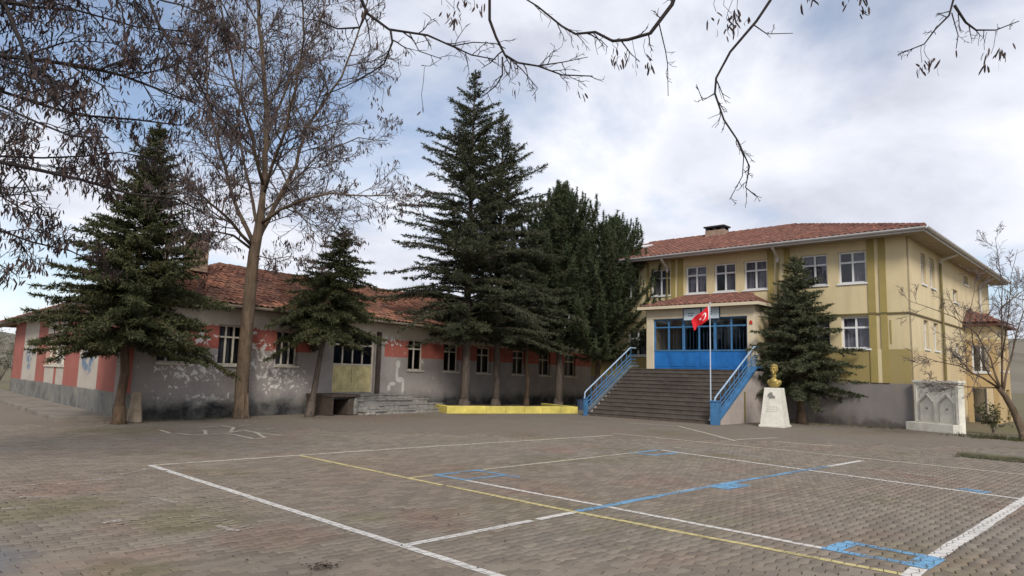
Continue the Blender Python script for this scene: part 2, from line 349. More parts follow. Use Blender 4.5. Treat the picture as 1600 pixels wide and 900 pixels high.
# ---- painted walls
def old_front():
    t = NT('peeling_red_and_grey_wall_paint'); x = t.xyz(); s, z = x[0], x[2]
    wob = t.math('MULTIPLY_ADD', t.noise(3.5, 5, 0.65), 0.16, False, -0.08)
    zz = t.math('ADD', z, t.math('MULTIPLY', wob, 0.25))
    fine = t.noise(2.0, 6, 0.65)
    red = t.ramp(fine, [(0.3, (0.29, 0.075, 0.055)), (0.7, (0.38, 0.115, 0.085))])
    grey = t.ramp(t.noise(1.1, 6, 0.65), [(0.3, (0.265, 0.235, 0.217)), (0.7, (0.335, 0.30, 0.278))])
    cream = t.ramp(t.noise(1.7, 6, 0.7), [(0.3, (0.42, 0.37, 0.30)), (0.7, (0.56, 0.50, 0.41))])
    c = t.mix(t.step(zz, 2.25, 0.015), grey, red)
    door = t.band(s, 6.9, 10.75, 0.02)
    c = t.mix(door, c, grey)
    c = t.mix(t.step(t.math('ADD', z, t.math('MULTIPLY', wob, 2.8)), 3.0, 0.03), c, cream)
    # flaked plaster: denser where the photo's wall is bare
    def blob(cx, cz, rx, rz):
        a = t.math('DIVIDE', t.math('SUBTRACT', s, cx), rx); b = t.math('DIVIDE', t.math('SUBTRACT', z, cz), rz)
        return t.math('SUBTRACT', 1.0, t.math('ADD', t.math('MULTIPLY', a, a), t.math('MULTIPLY', b, b)), True)
    m = None
    for q in ((2.5, 2.55, 0.7, 0.35), (4.9, 2.0, 1.1, 0.9), (5.6, 1.35, 1.6, 0.75), (4.3, 2.4, 0.5, 0.7), (2.2, 1.55, 1.6, 0.7), (11.2, 2.95, 1.0, 0.3), (14.4, 3.0, 0.8, 0.18), (9.0, 2.9, 1.5, 0.3), (2.6, 0.6, 2.2, 0.3)):
        b = blob(*q); m = b if m is None else t.math('MAXIMUM', m, b)
    fl = t.math('ADD', t.noise(5.5, 6, 0.62, dist=0.4), t.math('MULTIPLY', m, 0.155))
    flm = t.ramp(fl, [(0.655, 0.0), (0.672, 1.0)])
    c = t.mix(flm, c, t.ramp(t.noise(7, 4), [(0.3, (0.50, 0.47, 0.43)), (0.7, (0.72, 0.69, 0.64))]))
    # white scrawl beside the door, painted by hand
    scr = None
    for q in ((11.6, 1.95, .16, .2), (11.55, 1.55, .1, .4), (11.75, 1.3, .3, .14), (11.3, 1.12, .22, .1), (11.95, 0.95, .1, .42), (11.1, 0.95, .12, .16)):
        b = blob(*q); scr = b if scr is None else t.math('MAXIMUM', scr, b)
    scm = t.ramp(t.math('MULTIPLY', scr, t.math('MULTIPLY_ADD', t.noise(11, 4), 1.2, False, 0.1)), [(0.12, 0.0), (0.3, 0.85)])
    c = t.mix(scm, c, (0.56, 0.54, 0.50))
    # black damp stains and rough render at the foot
    ft = t.math('ADD', z, t.math('MULTIPLY_ADD', t.noise(1.3, 6, 0.7, dist=0.5), 0.9, False, -0.45))
    c = t.mix(t.ramp(ft, [(0.45, 1.0), (0.80, 0.0)]), c, (0.155, 0.148, 0.135))
    c = t.mix(t.math('MULTIPLY', t.ramp(ft, [(0.32, 1.0), (0.52, 0.0)]), t.ramp(t.noise(1.0, 5, 0.7), [(0.36, 0.25), (0.55, 1.0)])), c, (0.022, 0.022, 0.024))
    c = t.mix(t.ramp(t.noise(0.8, 5, 0.7, off=(5, 1, 2)), [(0.45, 0.0), (0.75, 0.35)]), c, (0.10, 0.09, 0.08))
    t.bump(t.math('ADD', t.math('MULTIPLY', flm, -0.5), t.math('MULTIPLY', t.noise(22, 5, 0.7), 0.5)), 0.35, 0.012)
    return t.fin(c, 0.9)
MAT['old_front'] = old_front()
def old_side():
    t = NT('red_and_cream_striped_wall_paint')
    v = t.tc.outputs['Object']; x = t.xyz(v)
    s = t.math('ADD', t.math('MULTIPLY', x[0], 0.2288), t.math('MULTIPLY', x[1], 0.9735)); z = x[2]
    red = t.ramp(t.noise(1.5, 6, 0.65), [(0.3, (0.26, 0.085, 0.065)), (0.7, (0.34, 0.115, 0.088))])
    cream = t.ramp(t.noise(1.2, 5, 0.65), [(0.3, (0.36, 0.31, 0.26)), (0.7, (0.46, 0.41, 0.345))])
    m = None
    for a, b in ((2.9, 5.7), (8.3, 9.7), (10.2, 12.2), (14.4, 18.2)):
        q = t.band(s, a, b, 0.03); m = q if m is None else t.math('MAXIMUM', m, q)
    c = t.mix(m, red, cream)
    # blue stencilled drawings on two of the cream panels
    def blob(cx, cz, rx, rz):
        a = t.math('DIVIDE', t.math('SUBTRACT', s, cx), rx); b = t.math('DIVIDE', t.math('SUBTRACT', z, cz), rz)
        return t.math('SUBTRACT', 1.0, t.math('ADD', t.math('MULTIPLY', a, a), t.math('MULTIPLY', b, b)), True)
    bl_ = None
    for q in ((4.4, 1.75, .95, .42), (4.3, 1.55, .6, .3), (16.4, 2.0, 1.0, .4), (16.3, 1.45, .5, .18)):
        b = blob(*q); bl_ = b if bl_ is None else t.math('MAXIMUM', bl_, b)
    c = t.mix(t.math('MULTIPLY', t.ramp(bl_, [(0.1, 0.0), (0.2, 0.8)]), t.ramp(t.noise(2.8, 3, 0.5), [(0.42, 0.0), (0.5, 1.0)])), c, (0.06, 0.14, 0.24))
    ft = t.math('ADD', z, t.math('MULTIPLY_ADD', t.noise(2.0, 5, 0.7), 0.12, False, -0.06))
    st = t.ramp(t.noise(1.3, 6, 0.75, dist=0.4), [(0.3, (0.06, 0.06, 0.055)), (0.47, (0.15, 0.145, 0.135)), (0.68, (0.23, 0.22, 0.175))])
    c = t.mix(t.math('SUBTRACT', 1.0, t.step(ft, 0.82, 0.03)), c, st)
    t.bump(t.noise(20, 5, 0.7), 0.35, 0.02); return t.fin(c, 0.9)
MAT['old_side'] = old_side()
def school_wall(name, olive, upper, lower, basec, base_z=1.67, mid_z=2.97):
    t = NT(name); x = t.xyz(); z = x[2]
    up = t.ramp(t.noise(0.5, 6, 0.6), [(0.3, sc(upper, 0.9)), (0.7, sc(upper, 1.06))])
    c = up
    if olive: c = t.mix(t.step(z, mid_z, 0.01), lower, c)
    gz = t.math('ADD', z, t.math('MULTIPLY_ADD', t.noise(3, 4), 0.04, False, -0.02))
    gr = t.ramp(t.noise(1.0, 6, 0.6), [(0.3, sc(basec, 0.85)), (0.7, sc(basec, 1.1))])
    dirtm = t.ramp(t.math('ADD', z, t.math('MULTIPLY_ADD', t.noise(2.6, 5, 0.7), 0.9, False, -0.45)), [(0.1, 0.75), (0.34, 0.0)])
    gr = t.mix(dirtm, gr, (0.07, 0.06, 0.05))
    c = t.mix(t.step(gz, base_z, 0.012), gr, c)
    stv = t.n.new('ShaderNodeMapping'); stv.inputs['Scale'].default_value = (1.7, 1.7, 0.22); t.l.new(t.tc.outputs['Object'], stv.inputs[0])
    c = t.mix(t.ramp(t.noise(1.0, 5, 0.65, stv.outputs[0]), [(0.48, 0.0), (0.78, 0.42)]), c, sc(upper, 0.5))
    t.bump(t.noise(60, 4, 0.6), 0.2, 0.006); return t.fin(c, 0.88)
YEL = (0.59, 0.49, 0.295)
MAT['school_front'] = school_wall('yellow_school_wall', True, YEL, (0.30, 0.235, 0.095), (0.205, 0.187, 0.182))
MAT['school_side'] = school_wall('yellow_school_gable_wall', True, (0.60, 0.495, 0.31), (0.54, 0.42, 0.245), (0.52, 0.405, 0.25), 0.5, 2.97)
MAT['school_yellow'] = plain('yellow_render', YEL, 0.88, 0.8, 0.1, 0.2, 60)
MAT['school_tan'] = plain('tan_render', (0.44, 0.32, 0.16), 0.88, 0.8, 0.14, 0.2, 60)
MAT['olive_strip'] = plain('olive_pilaster_paint', (0.30, 0.235, 0.085), 0.85, 1.5, 0.12)
MAT['cream_wall'] = plain('cream_portico_render', (0.58, 0.50, 0.36), 0.88, 1.2, 0.12, 0.2, 50)
MAT['stair_wall'] = plain('stained_pale_stair_render', (0.36, 0.31, 0.28), 0.9, 1.4, 0.25, 0.3, 40)
MAT['stump'] = plain('pale_weathered_block', (0.30, 0.235, 0.17), 0.9, 4, 0.35, 0.5, 20)
MAT['door_yellow'] = plain('flaking_yellow_door_paint', (0.54, 0.46, 0.235), 0.8, 4, 0.35, 0.3, 25)

def bark(name, c, scale=9.0, spec=0.2):
    t = NT(name); pos = t.geo.outputs['Position']
    mp = t.n.new('ShaderNodeMapping'); mp.inputs['Scale'].default_value = (1, 1, 0.22); t.l.new(pos, mp.inputs[0])
    f = t.noise(scale, 6, 0.7, mp.outputs[0], 0.5)
    t.bump(f, 0.9, 0.05); t.b.inputs['Specular IOR Level'].default_value = spec
    return t.fin(t.ramp(f, [(0.3, sc(c, 0.45)), (0.5, c), (0.72, sc(c, 1.45))]), 0.92)
MAT['bark_locust'] = bark('ridged_locust_bark', (0.125, 0.09, 0.062), 8)
MAT['bark_dark'] = bark('dark_branch_bark', (0.042, 0.034, 0.032), 30)
MAT['twig'] = plain('grey_brown_twigs', (0.110, 0.088, 0.080), 0.9, 4, 0.3)
MAT['twig_dark'] = plain('dark_twigs', (0.040, 0.033, 0.033), 0.9, 4, 0.3)
MAT['bark_pine'] = bark('grey_conifer_bark', (0.095, 0.075, 0.062), 12)
MAT['bark_brown'] = bark('brown_conifer_bark', (0.105, 0.070, 0.045), 12)
MAT['pod'] = plain('dry_brown_seed_pods', (0.056, 0.036, 0.031), 0.85, 5, 0.4, isl=0.45)
def needles(name, a, b, cdry):
    t = NT(name); pos = t.geo.outputs['Position']
    r = t.geo.outputs['Random Per Island']
    c = t.ramp(r, [(0.0, a), (0.6, b), (1.0, sc(b, 1.5))])
    c = t.mix(t.ramp(t.noise(1.1, 3, 0.6, pos), [(0.5, 0.0), (0.75, 0.55)]), c, cdry)
    tl = t.n.new('ShaderNodeBsdfTranslucent'); t.put(tl.inputs[0], c)
    ms = t.n.new('ShaderNodeMixShader'); ms.inputs[0].default_value = 0.2
    t.l.new(t.b.outputs[0], ms.inputs[1]); t.l.new(tl.outputs[0], ms.inputs[2]); t.l.new(ms.outputs[0], t.o.inputs[0])
    t.b.inputs['Specular IOR Level'].default_value = 0.25
    return t.fin(c, 0.65)
MAT['needle_cedar'] = needles('cedar_needles', (0.030, 0.036, 0.022), (0.058, 0.064, 0.034), (0.095, 0.085, 0.036))
MAT['needle_spruce'] = needles('spruce_needles', (0.032, 0.038, 0.018), (0.066, 0.072, 0.030), (0.105, 0.092, 0.036))
MAT['needle_pine'] = needles('pine_needles', (0.030, 0.042, 0.022), (0.060, 0.076, 0.036), (0.085, 0.09, 0.036))
MAT['needle_right'] = needles('young_cedar_needles', (0.040, 0.050, 0.030), (0.080, 0.088, 0.046), (0.12, 0.112, 0.052))
MAT['leaf'] = needles('shrub_leaves', (0.04, 0.05, 0.02), (0.075, 0.08, 0.035), (0.10, 0.06, 0.03))
MAT['leaf_litter'] = plain('dead_brown_leaf', (0.055, 0.038, 0.026), 0.9, 6, 0.4, isl=0.4)

# ================================================================== SETTING
# ---- open ground, hills
mb = MB(); S = 2500
mb.quad((-S, -S, -0.06), (S, -S, -0.06), (S, S, -0.06), (-S, S, -0.06))
struct(mb.build('ground', MAT['dirt']))
def hill(name, cx, cy, rx, ry, h, seed):
    n = 56; V = []; F = []
    for i in range(n + 1):
        for j in range(n + 1):
            u, v = i / n * 2 - 1, j / n * 2 - 1
            r = math.sqrt(u * u + v * v); k = max(0.0, 1 - r) ; k = k * k * (3 - 2 * k)
            z = h * k * (0.75 + 0.5 * mnoise.noise(Vector((u * 2.5 + seed, v * 2.5, 0.3)))) + 0.06 * h * k * mnoise.noise(Vector((u * 11, v * 11, seed)))
            V.append((cx + u * rx, cy + v * ry, z - 0.5))
    for i in range(n):
        for j in range(n):
            a = i * (n + 1) + j; F.append((a, a + n + 1, a + n + 2, a + 1))
    return struct(np_mesh(name, V, F, MAT['hill'], smooth=True))
def hillmat():
    t = NT('dry_steppe_hillside'); pos = t.geo.outputs['Position']
    c = t.ramp(t.noise(0.02, 6, 0.65, pos), [(0.35, (0.12, 0.105, 0.075)), (0.6, (0.17, 0.15, 0.115)), (0.75, (0.10, 0.10, 0.06))])
    return t.fin(c, 0.95)
MAT['hill'] = hillmat()
hill('hill', -60, 420, 260, 220, 34, 1.0)
hill('hill', 520, 150, 330, 300, 44, 5.0)
hill('hill', 330, 420, 300, 200, 26, 9.0)

# ---- courtyard: zigzag concrete pavers, real where they can be told apart
PL, PW, AMP, GAP = 0.225, 0.1125, 0.02, 0.007
CELL = 1.125
x0c, y0c = -18.0, -22.5
NXC, NYC = 42, 62
court = thing('courtyard_paving', (0, 0, 0)); struct(court)
near = set()
for i in range(NXC):
    for j in range(NYC):
        cxm, cym = x0c + (i + .5) * CELL, y0c + (j + .5) * CELL
        f = 0.6975 * cxm + 0.7061 * cym; r = 0.709 * cxm - 0.7048 * cym
        if -0.5 < f < 19.0 and abs(r) < (f + 3.2) * 0.80 + 0.6 and f > 2.0: near.add((i, j))
far = MB(); bed = MB()
for i in range(NXC):
    for j in range(NYC):
        xa, ya = x0c + i * CELL, y0c + j * CELL
        if xa > 28.2 and ya < 6.2: continue
        (bed if (i, j) in near else far).quad((xa, ya, -0.014 if (i, j) in near else -0.001), (xa + CELL, ya, -0.014 if (i, j) in near else -0.001), (xa + CELL, ya + CELL, -0.014 if (i, j) in near else -0.001), (xa, ya + CELL, -0.014 if (i, j) in near else -0.001))
far.build('far_paving', MAT['paving_far'], court); bed.build('joint_bed', MAT['bed'], court)
def paver_ring(ins, z, sg=1):
    tri = [(0.0, 0.0), (0.25, sg * AMP), (0.75, -sg * AMP), (1.0, 0.0)]
    bot = []; top = []
    for q, (u, dy) in enumerate(tri):
        x = u * PL + (ins if q == 0 else -ins if q == 3 else 0)
        bot.append((x, dy + ins, z)); top.append((x, dy + PW - ins, z))
    return bot + top
base_vs = [np.array(paver_ring(GAP / 2 + 0.006, 0.0, sg) + paver_ring(GAP / 2, -0.006, sg) + paver_ring(GAP / 2, -0.0145, sg), np.float32) - np.array([PL / 2, PW / 2, 0], np.float32) for sg in (1, -1)]
ringi = [0, 1, 2, 3, 7, 6, 5, 4]
pf = [(0, 1, 5, 4), (1, 2, 6, 5), (2, 3, 7, 6)]
for k in range(8):
    a, b = ringi[k], ringi[(k + 1) % 8]
    pf.append((a + 8, b + 8, b, a)); pf.append((a + 16, b + 16, b + 8, a + 8))
pf = np.array(pf, np.int32)
cent = []
for (i, j) in near:
    for a in range(5):
        for b in range(10):
            cent.append((x0c + i * CELL + (a + .5 + .5 * (b % 2)) * PL, y0c + j * CELL + (b + .5) * PW, b % 2))
nrs = np.random.RandomState(3)
cent = np.array(cent)
ff = 0.6975 * cent[:, 0] + 0.7061 * cent[:, 1]
order = np.argsort(ff); single = []; rest = []
for k in order:
    x, y, _p = cent[k]
    if len(single) < 300 and ff[k] > 1:
        px, py, dd = project((x, y, 0))
        if -20 < px < 1620 and 100 < py < 925: single.append(k); continue
    rest.append(k)
pms = []
for base_v in base_vs:
    pm = bpy.data.meshes.new('paver'); pm.from_pydata([tuple(map(float, v)) for v in base_v], [], [tuple(map(int, f)) for f in pf]); pm.update(); pm.materials.append(MAT['paver']); pms.append(pm)
def ptilt(): return nrs.normal(0, 0.0013), nrs.normal(0, 0.010), nrs.normal(0, 0.012)
for k in single:
    o = bpy.data.objects.new('paver', pms[int(cent[k][2])]); col.objects.link(o); o.parent = court
    dz, tx, ty = ptilt(); o.location = (cent[k][0], cent[k][1], dz - 0.0015); o.rotation_euler = (tx, ty, nrs.normal(0, 0.008))
rest = np.array(rest); n = len(rest)
VV = np.stack(base_vs)[cent[rest][:, 2].astype(int)].copy()
tx = nrs.normal(0, 0.009, (n, 1)); ty = nrs.normal(0, 0.009, (n, 1))
VV[:, :, 2] += VV[:, :, 0] * tx + VV[:, :, 1] * ty + nrs.normal(0, 0.0012, (n, 1)) - 0.0015
VV[:, :, 0] += cent[rest][:, :1]; VV[:, :, 1] += cent[rest][:, 1:2]
FF = (pf[None] + (np.arange(n) * 24)[:, None, None]).reshape(-1, 4)
np_mesh('paver_field', VV.reshape(-1, 3), FF, MAT['paver'], court, 'stuff')

LN = [0]
def line(pts, wd, mat, name='painted_line', z=0.0035, rag=0.008):
    LN[0] += 1; z = .0016 + LN[0] * .00008
    m = MB(); P = []
    for (ax, ay), (bx_, by_) in zip(pts[:-1], pts[1:]):
        ln = math.hypot(bx_ - ax, by_ - ay); k = max(1, int(ln / 0.18))
        for q in range(k + (1 if (bx_, by_) == pts[-1] else 0)): P.append((ax + (bx_ - ax) * q / k, ay + (by_ - ay) * q / k))
    b = []
    for q, (x, y) in enumerate(P):
        a = P[max(q - 1, 0)]; c = P[min(q + 1, len(P) - 1)]; dx, dy = c[0] - a[0], c[1] - a[1]; l_ = math.hypot(dx, dy) or 1
        nx, ny = -dy / l_, dx / l_; e = wd * (.58 if wd > .082 else .74); j = rnd.uniform(-rag, rag)
        b.append(((x + nx * (e + j), y + ny * (e + j), z), (x - nx * (e - j), y - ny * (e - j), z)))
    for p, q in zip(b[:-1], b[1:]): m.quad(p[1], q[1], q[0], p[0])
    return m.build(name, MAT[mat], court)
line([(4.16, 12.66), (4.18, 5.6), (4.2, -1.4)], 0.085, 'line_white', z=.0035)
line([(4.2, 12.62), (9.5, 12.6), (16.35, 12.34)], 0.075, 'line_cream', z=.004)
line([(6.83, 12.55), (6.78, 9.0), (6.8, 5.7), (6.95, 2.0)], 0.06, 'line_yellow', z=.0045)
line([(7.37, 9.1), (7.4, 5.6), (7.37, 2.85)], 0.06, 'line_white', z=.005)
line([(6.82, 9.07), (7.3, 9.1)], 0.05, 'line_yellow', z=.0055)
line([(8.4, 9.12), (11.0, 9.2), (14.0, 9.28)], 0.05, 'line_cream', z=.0055)
line([(14.1, 9.25), (13.5, 5.6), (13.0, 2.6), (12.9, 2.0)], 0.065, 'line_white', z=.005)
line([(4.22, 5.62), (6.0, 5.66)], 0.085, 'line_white', z=.004)
line([(6.1, 5.66), (6.76, 5.68)], 0.085, 'line_white', z=.004)
line([(6.84, 5.69), (8.4, 5.72), (10.2, 5.74)], 0.08, 'line_blue', z=.006)
line([(8.6, 5.78), (11.9, 5.72)], 0.035, 'line_faint', z=.0068)
line([(10.2, 5.74), (11.6, 5.70), (14.4, 5.62)], 0.075, 'line_blue', z=.006)
line([(14.45, 5.61), (16.15, 5.57)], 0.10, 'line_white', z=.004)
line([(6.9, 2.03), (7.3, 2.06)], 0.12, 'line_white', z=.005)
line([(7.75, 2.08), (10.0, 2.12), (13.4, 2.2), (16.0, 2.25)], 0.12, 'line_white', z=.0055)
for pts, wd in ((((7.36, 2.95), (7.40, 2.05)), .10), (((7.33, 2.85), (7.78, 2.85)), .15), (((7.85, 2.9), (7.83, 2.0)), .08), (((7.32, 2.08), (7.85, 2.08)), .19)):
    line(list(pts), wd, 'line_blue', z=.0075)
for pts, wd in ((((7.35, 9.1), (8.35, 9.11)), .07), (((7.35, 9.12), (7.39, 8.35)), .08), (((7.42, 8.42), (8.25, 8.42)), .06), (((8.28, 9.1), (8.3, 8.1)), .06)):
    line(list(pts), wd, 'line_blue', z=.0075)
for pts, wd in ((((13.0, 9.4), (13.0, 8.7)), .10), (((13.0, 8.72), (13.95, 8.72)), .12), (((13.2, 9.26), (14.0, 9.28)), .12)):
    line(list(pts), wd, 'line_blue', z=.0075)
line([(10.0, 5.55), (10.75, 5.55)], 0.30, 'line_blue', z=.0078, rag=.03)
line([(13.35, 3.1), (13.2, 2.7)], 0.22, 'line_blue', z=.0078)
def gline(pp, wd, mat, z=.005): line([tuple(onground(*p)[:2]) for p in pp], wd, mat, z=z)
gline([(957, 677), (1250, 706), (1600, 742)], .07, 'line_cream', .0035)
gline([(900, 685), (1060, 700), (1600, 760)], .06, 'line_faint', .0042)
gline([(985, 661), (1060, 666), (1100, 676), (1149, 689)], .09, 'line_cream')
gline([(990, 672), (1025, 670), (1075, 672)], .07, 'line_faint')
gline([(1150, 687), (1215, 684)], .08, 'line_cream')
gline([(1208, 690), (1300, 697)], .10, 'line_cream')
gline([(905, 659), (960, 659), (990, 662)], .08, 'line_faint')
for pp in (((250, 672), (266, 677)), ((276, 677), (300, 680), (320, 679)), ((320, 679), (350, 677), (370, 680), (398, 686)), ((320, 672), (321, 679)), ((345, 665), (365, 668), (360, 676)), ((360, 676), (380, 672), (400, 676), (440, 681)), ((374, 665), (390, 664)), ((398, 686), (414, 684), (400, 676)), ((310, 668), (340, 666)), ((415, 671), (428, 670))):
    gline(pp, .06, 'line_cream')
for pp in (((0, 763), (60, 757)), ((30, 777), (75, 776)), ((0, 796), (42, 793)), ((90, 757), (150, 750), (230, 733)), ((130, 752), (180, 749)), ((160, 818), (190, 813)), ((300, 807), (325, 806)), ((340, 822), (372, 831)), ((215, 790), (240, 786)), ((240, 778), (275, 786))):
    gline(pp, .05, 'line_faint')

# pale sand swept into the joints
V = []; F = []; g = random.Random(55); used_ = set()
def sand(px, py, n_, spr):
    for k in range(n_):
        p = onground(px + g.gauss(0, spr), py + g.gauss(0, spr * .18)); row = round((p.y - y0c) / PW); k0_ = round((p.x - x0c) / PL * 4); b = len(V); m_ = g.randint(2, 6)
        cells = {(row, k0_ + i) for i in range(-1, m_ + 2)}
        if cells & used_: continue
        used_.update(cells)
        for i in range(m_ + 1):
            ph = (k0_ + i) % 4; dy = (0, AMP, 0, -AMP)[ph]; x = x0c + (k0_ + i) * PL / 4; y = y0c + row * PW + dy; w_ = g.uniform(.007, .015)
            zs_ = .0014; V.extend([(x, y - w_, zs_), (x, y + w_, zs_)])
        for i in range(m_): F.append((b + 2 * i, b + 2 * i + 2, b + 2 * i + 3, b + 2 * i + 1))
for q in ((60, 765, 40, 40), (150, 752, 50, 40), (225, 738, 40, 30), (20, 790, 14, 20), (250, 780, 30, 30), (320, 790, 24, 25), (350, 822, 22, 22), (290, 815, 16, 20), (170, 818, 10, 10), (400, 760, 20, 40), (620, 700, 20, 40), (560, 690, 20, 40), (1300, 700, 40, 60), (1450, 705, 40, 50), (150, 690, 40, 60), (700, 665, 30, 60), (1000, 668, 30, 50)): sand(*q)
np_mesh('joint_sand', V, F, MAT['line_sand'], court, 'stuff')

# ---- right edge: low mossy concrete step, left: raised walkway along the old school's side
mb = MB()
a, b = onground(1495, 711), onground(1640, 724)
d = (b - a).normalized(); q = Vector((-d.y, d.x, 0))
if q.dot(a) < 0: q = -q
mb.prism([(a.x, a.y), (b.x, b.y), ((b + q * .35).x, (b + q * .35).y), ((a + q * .35).x, (a + q * .35).y)], -0.05, 0.07)
o = mb.build('low_step', MAT['mossy'], bevel=0.015); tag(o, 'low mossy concrete edging strip on the paving at the right border', 'kerb')

# ================================================================== OLD SCHOOL (left)
OX, OY = 6.436, 22.711
ORZ = math.atan2(0.18693698, 0.98237191)
old = thing('old_school_building', (OX, OY, 0), ORZ)
tag(old, 'long single-storey old school with peeling red and grey walls and clay tile roof', 'building')
dl = Vector((0.2288, 0.9735, 0)); nl = Vector((0.9735, -0.2288, 0))   # along the left wall, and into the building

def wall(name, org, du, dn, length, z0, z1, th, openings, mat, parent):
    """du along, dn inward; openings (a0,a1,z0,z1)"""
    m = MB(); org = Vector(org)
    P = lambda a, d_, z: org + du * a + dn * d_ + Vector((0, 0, z))
    xs = sorted({0.0, length, *[v for q in openings for v in q[:2]]}); zs = sorted({z0, z1, *[v for q in openings for v in q[2:]]})
    isop = lambda a, z: any(q[0] < a < q[1] and q[2] < z < q[3] for q in openings)
    for xa, xb in zip(xs[:-1], xs[1:]):
        for za, zb in zip(zs[:-1], zs[1:]):
            if isop((xa + xb) / 2, (za + zb) / 2): continue
            m.quad(P(xa, 0, za), P(xb, 0, za), P(xb, 0, zb), P(xa, 0, zb)); m.quad(P(xa, th, za), P(xa, th, zb), P(xb, th, zb), P(xb, th, za), 1)
    for a0, a1, q0, q1 in openings:
        m.quad(P(a0, 0, q0), P(a0, 0, q1), P(a0, th, q1), P(a0, th, q0)); m.quad(P(a1, 0, q0), P(a1, th, q0), P(a1, th, q1), P(a1, 0, q1))
        m.quad(P(a0, 0, q0), P(a0, th, q0), P(a1, th, q0), P(a1, 0, q0)); m.quad(P(a0, 0, q1), P(a1, 0, q1), P(a1, th, q1), P(a0, th, q1))
    m.quad(P(0, 0, z0), P(0, th, z0), P(0, th, z1), P(0, 0, z1)); m.quad(P(length, 0, z0), P(length, 0, z1), P(length, th, z1), P(length, th, z0))
    m.quad(P(0, 0, z1), P(length, 0, z1), P(length, th, z1), P(0, th, z1))
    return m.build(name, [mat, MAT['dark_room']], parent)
def window(org, du, dn, a0, a1, z0, z1, parent, fr=0.06, frame='white_frame', inset=0.10, vs_=(0.5,), tr=0.66, curtain=0, sill=True, gl='glass', name='window', skip=()):
    org = Vector(org)
    P = lambda a, d_, z: tuple(org + du * a + dn * d_ + Vector((0, 0, z)))
    m = MB(); d0, d1 = inset, inset + 0.06
    B = lambda aa, ab, za, zb, x=0.0: m.box((aa, d0 - x, za), (ab, d1, zb), fn=P)
    B(a0, a0 + fr, z0, z1); B(a1 - fr, a1, z0, z1); B(a0 + fr, a1 - fr, z0, z0 + fr); B(a0 + fr, a1 - fr, z1 - fr, z1)
    xs = [a0 + fr] + [a0 + (a1 - a0) * v for v in vs_] + [a1 - fr]
    zt = z0 + (z1 - z0) * tr if tr else None
    hw = fr * 0.5
    for v in xs[1:-1]: B(v - hw, v + hw, z0 + fr, z1 - fr, 0.004)
    if zt:
        for i in range(len(xs) - 1): B(xs[i] + (hw if i else 0), xs[i + 1] - (hw if i < len(xs) - 2 else 0), zt - hw, zt + hw, 0.002)
    wo = m.build(name, MAT[frame], parent)
    k = 0
    for i in range(len(xs) - 1):
        for za, zb in (((z0 + fr, zt - hw), (zt + hw, z1 - fr)) if zt else ((z0 + fr, z1 - fr),)):
            k += 1
            if k in skip: continue
            g = MB(); xa, xb = xs[i] + (hw if i else 0), xs[i + 1] - (hw if i < len(xs) - 2 else 0)
            g.quad(P(xa, d0 + .03, za), P(xb, d0 + .03, za), P(xb, d0 + .03, zb), P(xa, d0 + .03, zb)); g.build('pane', MAT[gl], wo)
    if sill:
        g = MB(); g.box((a0 - .05, -0.05, z0 - .06), (a1 + .05, inset, z0), fn=P); g.build('sill', MAT[frame], wo)
    if curtain:
        g = MB(); n_ = 22
        ca, cb = (a0 + .02, a1 - .02) if curtain == 1 else (a0 + .02, a0 + (a1 - a0) * curtain)
        zz = z1 - .02
        V = []
        for q in range(n_ + 1):
            aa = ca + (cb - ca) * q / n_; dd = inset + .16 + .035 * math.sin(q * 1.9) + rnd.uniform(-.01, .01)
            V.append((P(aa, dd, z0 - .05), P(aa, dd, zz)))
        for p, r_ in zip(V[:-1], V[1:]): g.quad(p[0], r_[0], r_[1], p[1])
        g.build('curtain', MAT['curtain'], wo)
    return wo
# openings on the front, local a measured from the left corner
fw_ = [(1.02, 2.04, 1.74, 3.0), (3.07, 4.0, 1.72, 3.05), (5.34, 6.3, 1.75, 3.0), (12.2, 13.2, 1.72, 3.05), (14.62, 15.72, 1.70, 3.02), (17.15, 18.33, 1.66, 2.95), (20.3, 21.5, 1.64, 2.9), (22.9, 24.15, 1.62, 2.88), (25.75, 27.1, 1.60, 2.85)]
door_o = (8.0, 10.2, 0.78, 3.15)
XA, ZA = Vector((1, 0, 0)), Vector((0, 1, 0))
wall('front_wall', (0, 0, 0), XA, ZA, 31.0, -0.1, 3.62, 0.3, fw_ + [door_o], MAT['old_front'], old)
sw_ = [(8.3, 12.2, 1.55, 2.85)]
wall('side_wall', tuple(dl * 0.002), dl, nl, 21.4, -0.1, 3.62, 0.3, sw_, MAT['old_side'], old)
endp = Vector((31.0, 0, 0)); 
wall('end_wall', (30.7, 0.31, 0), ZA, -XA, 8.9, -0.1, 3.6, 0.28, [], MAT['old_side'], old)
wall('end_wall', tuple(dl * 21.4), nl, -dl, 9.2, -0.1, 3.6, 0.28, [], MAT['old_side'], old)
wall('back_wall', (9.0, 9.2, 0), XA, -ZA, 22, -0.1, 3.6, 0.28, [], MAT['old_side'], old)
for q, ww in enumerate(fw_):
    old_kw = dict(gl='glass_old', frame='cream_frame', fr=0.055, inset=0.14, tr=0.70)
    if q in (0, 1, 2): window((0, 0, 0), XA, ZA, *ww, old, vs_=(0.36, 0.68), curtain=(0.62 if q != 0 else 0.5), **old_kw)
    else: window((0, 0, 0), XA, ZA, *ww, old, vs_=(0.5,), curtain=(0.3 if q == 3 else 0), **old_kw)
window((0, 0, 0), dl, nl, *sw_[0], old, vs_=(0.33, 0.67), frame='cream_frame', inset=0.14)
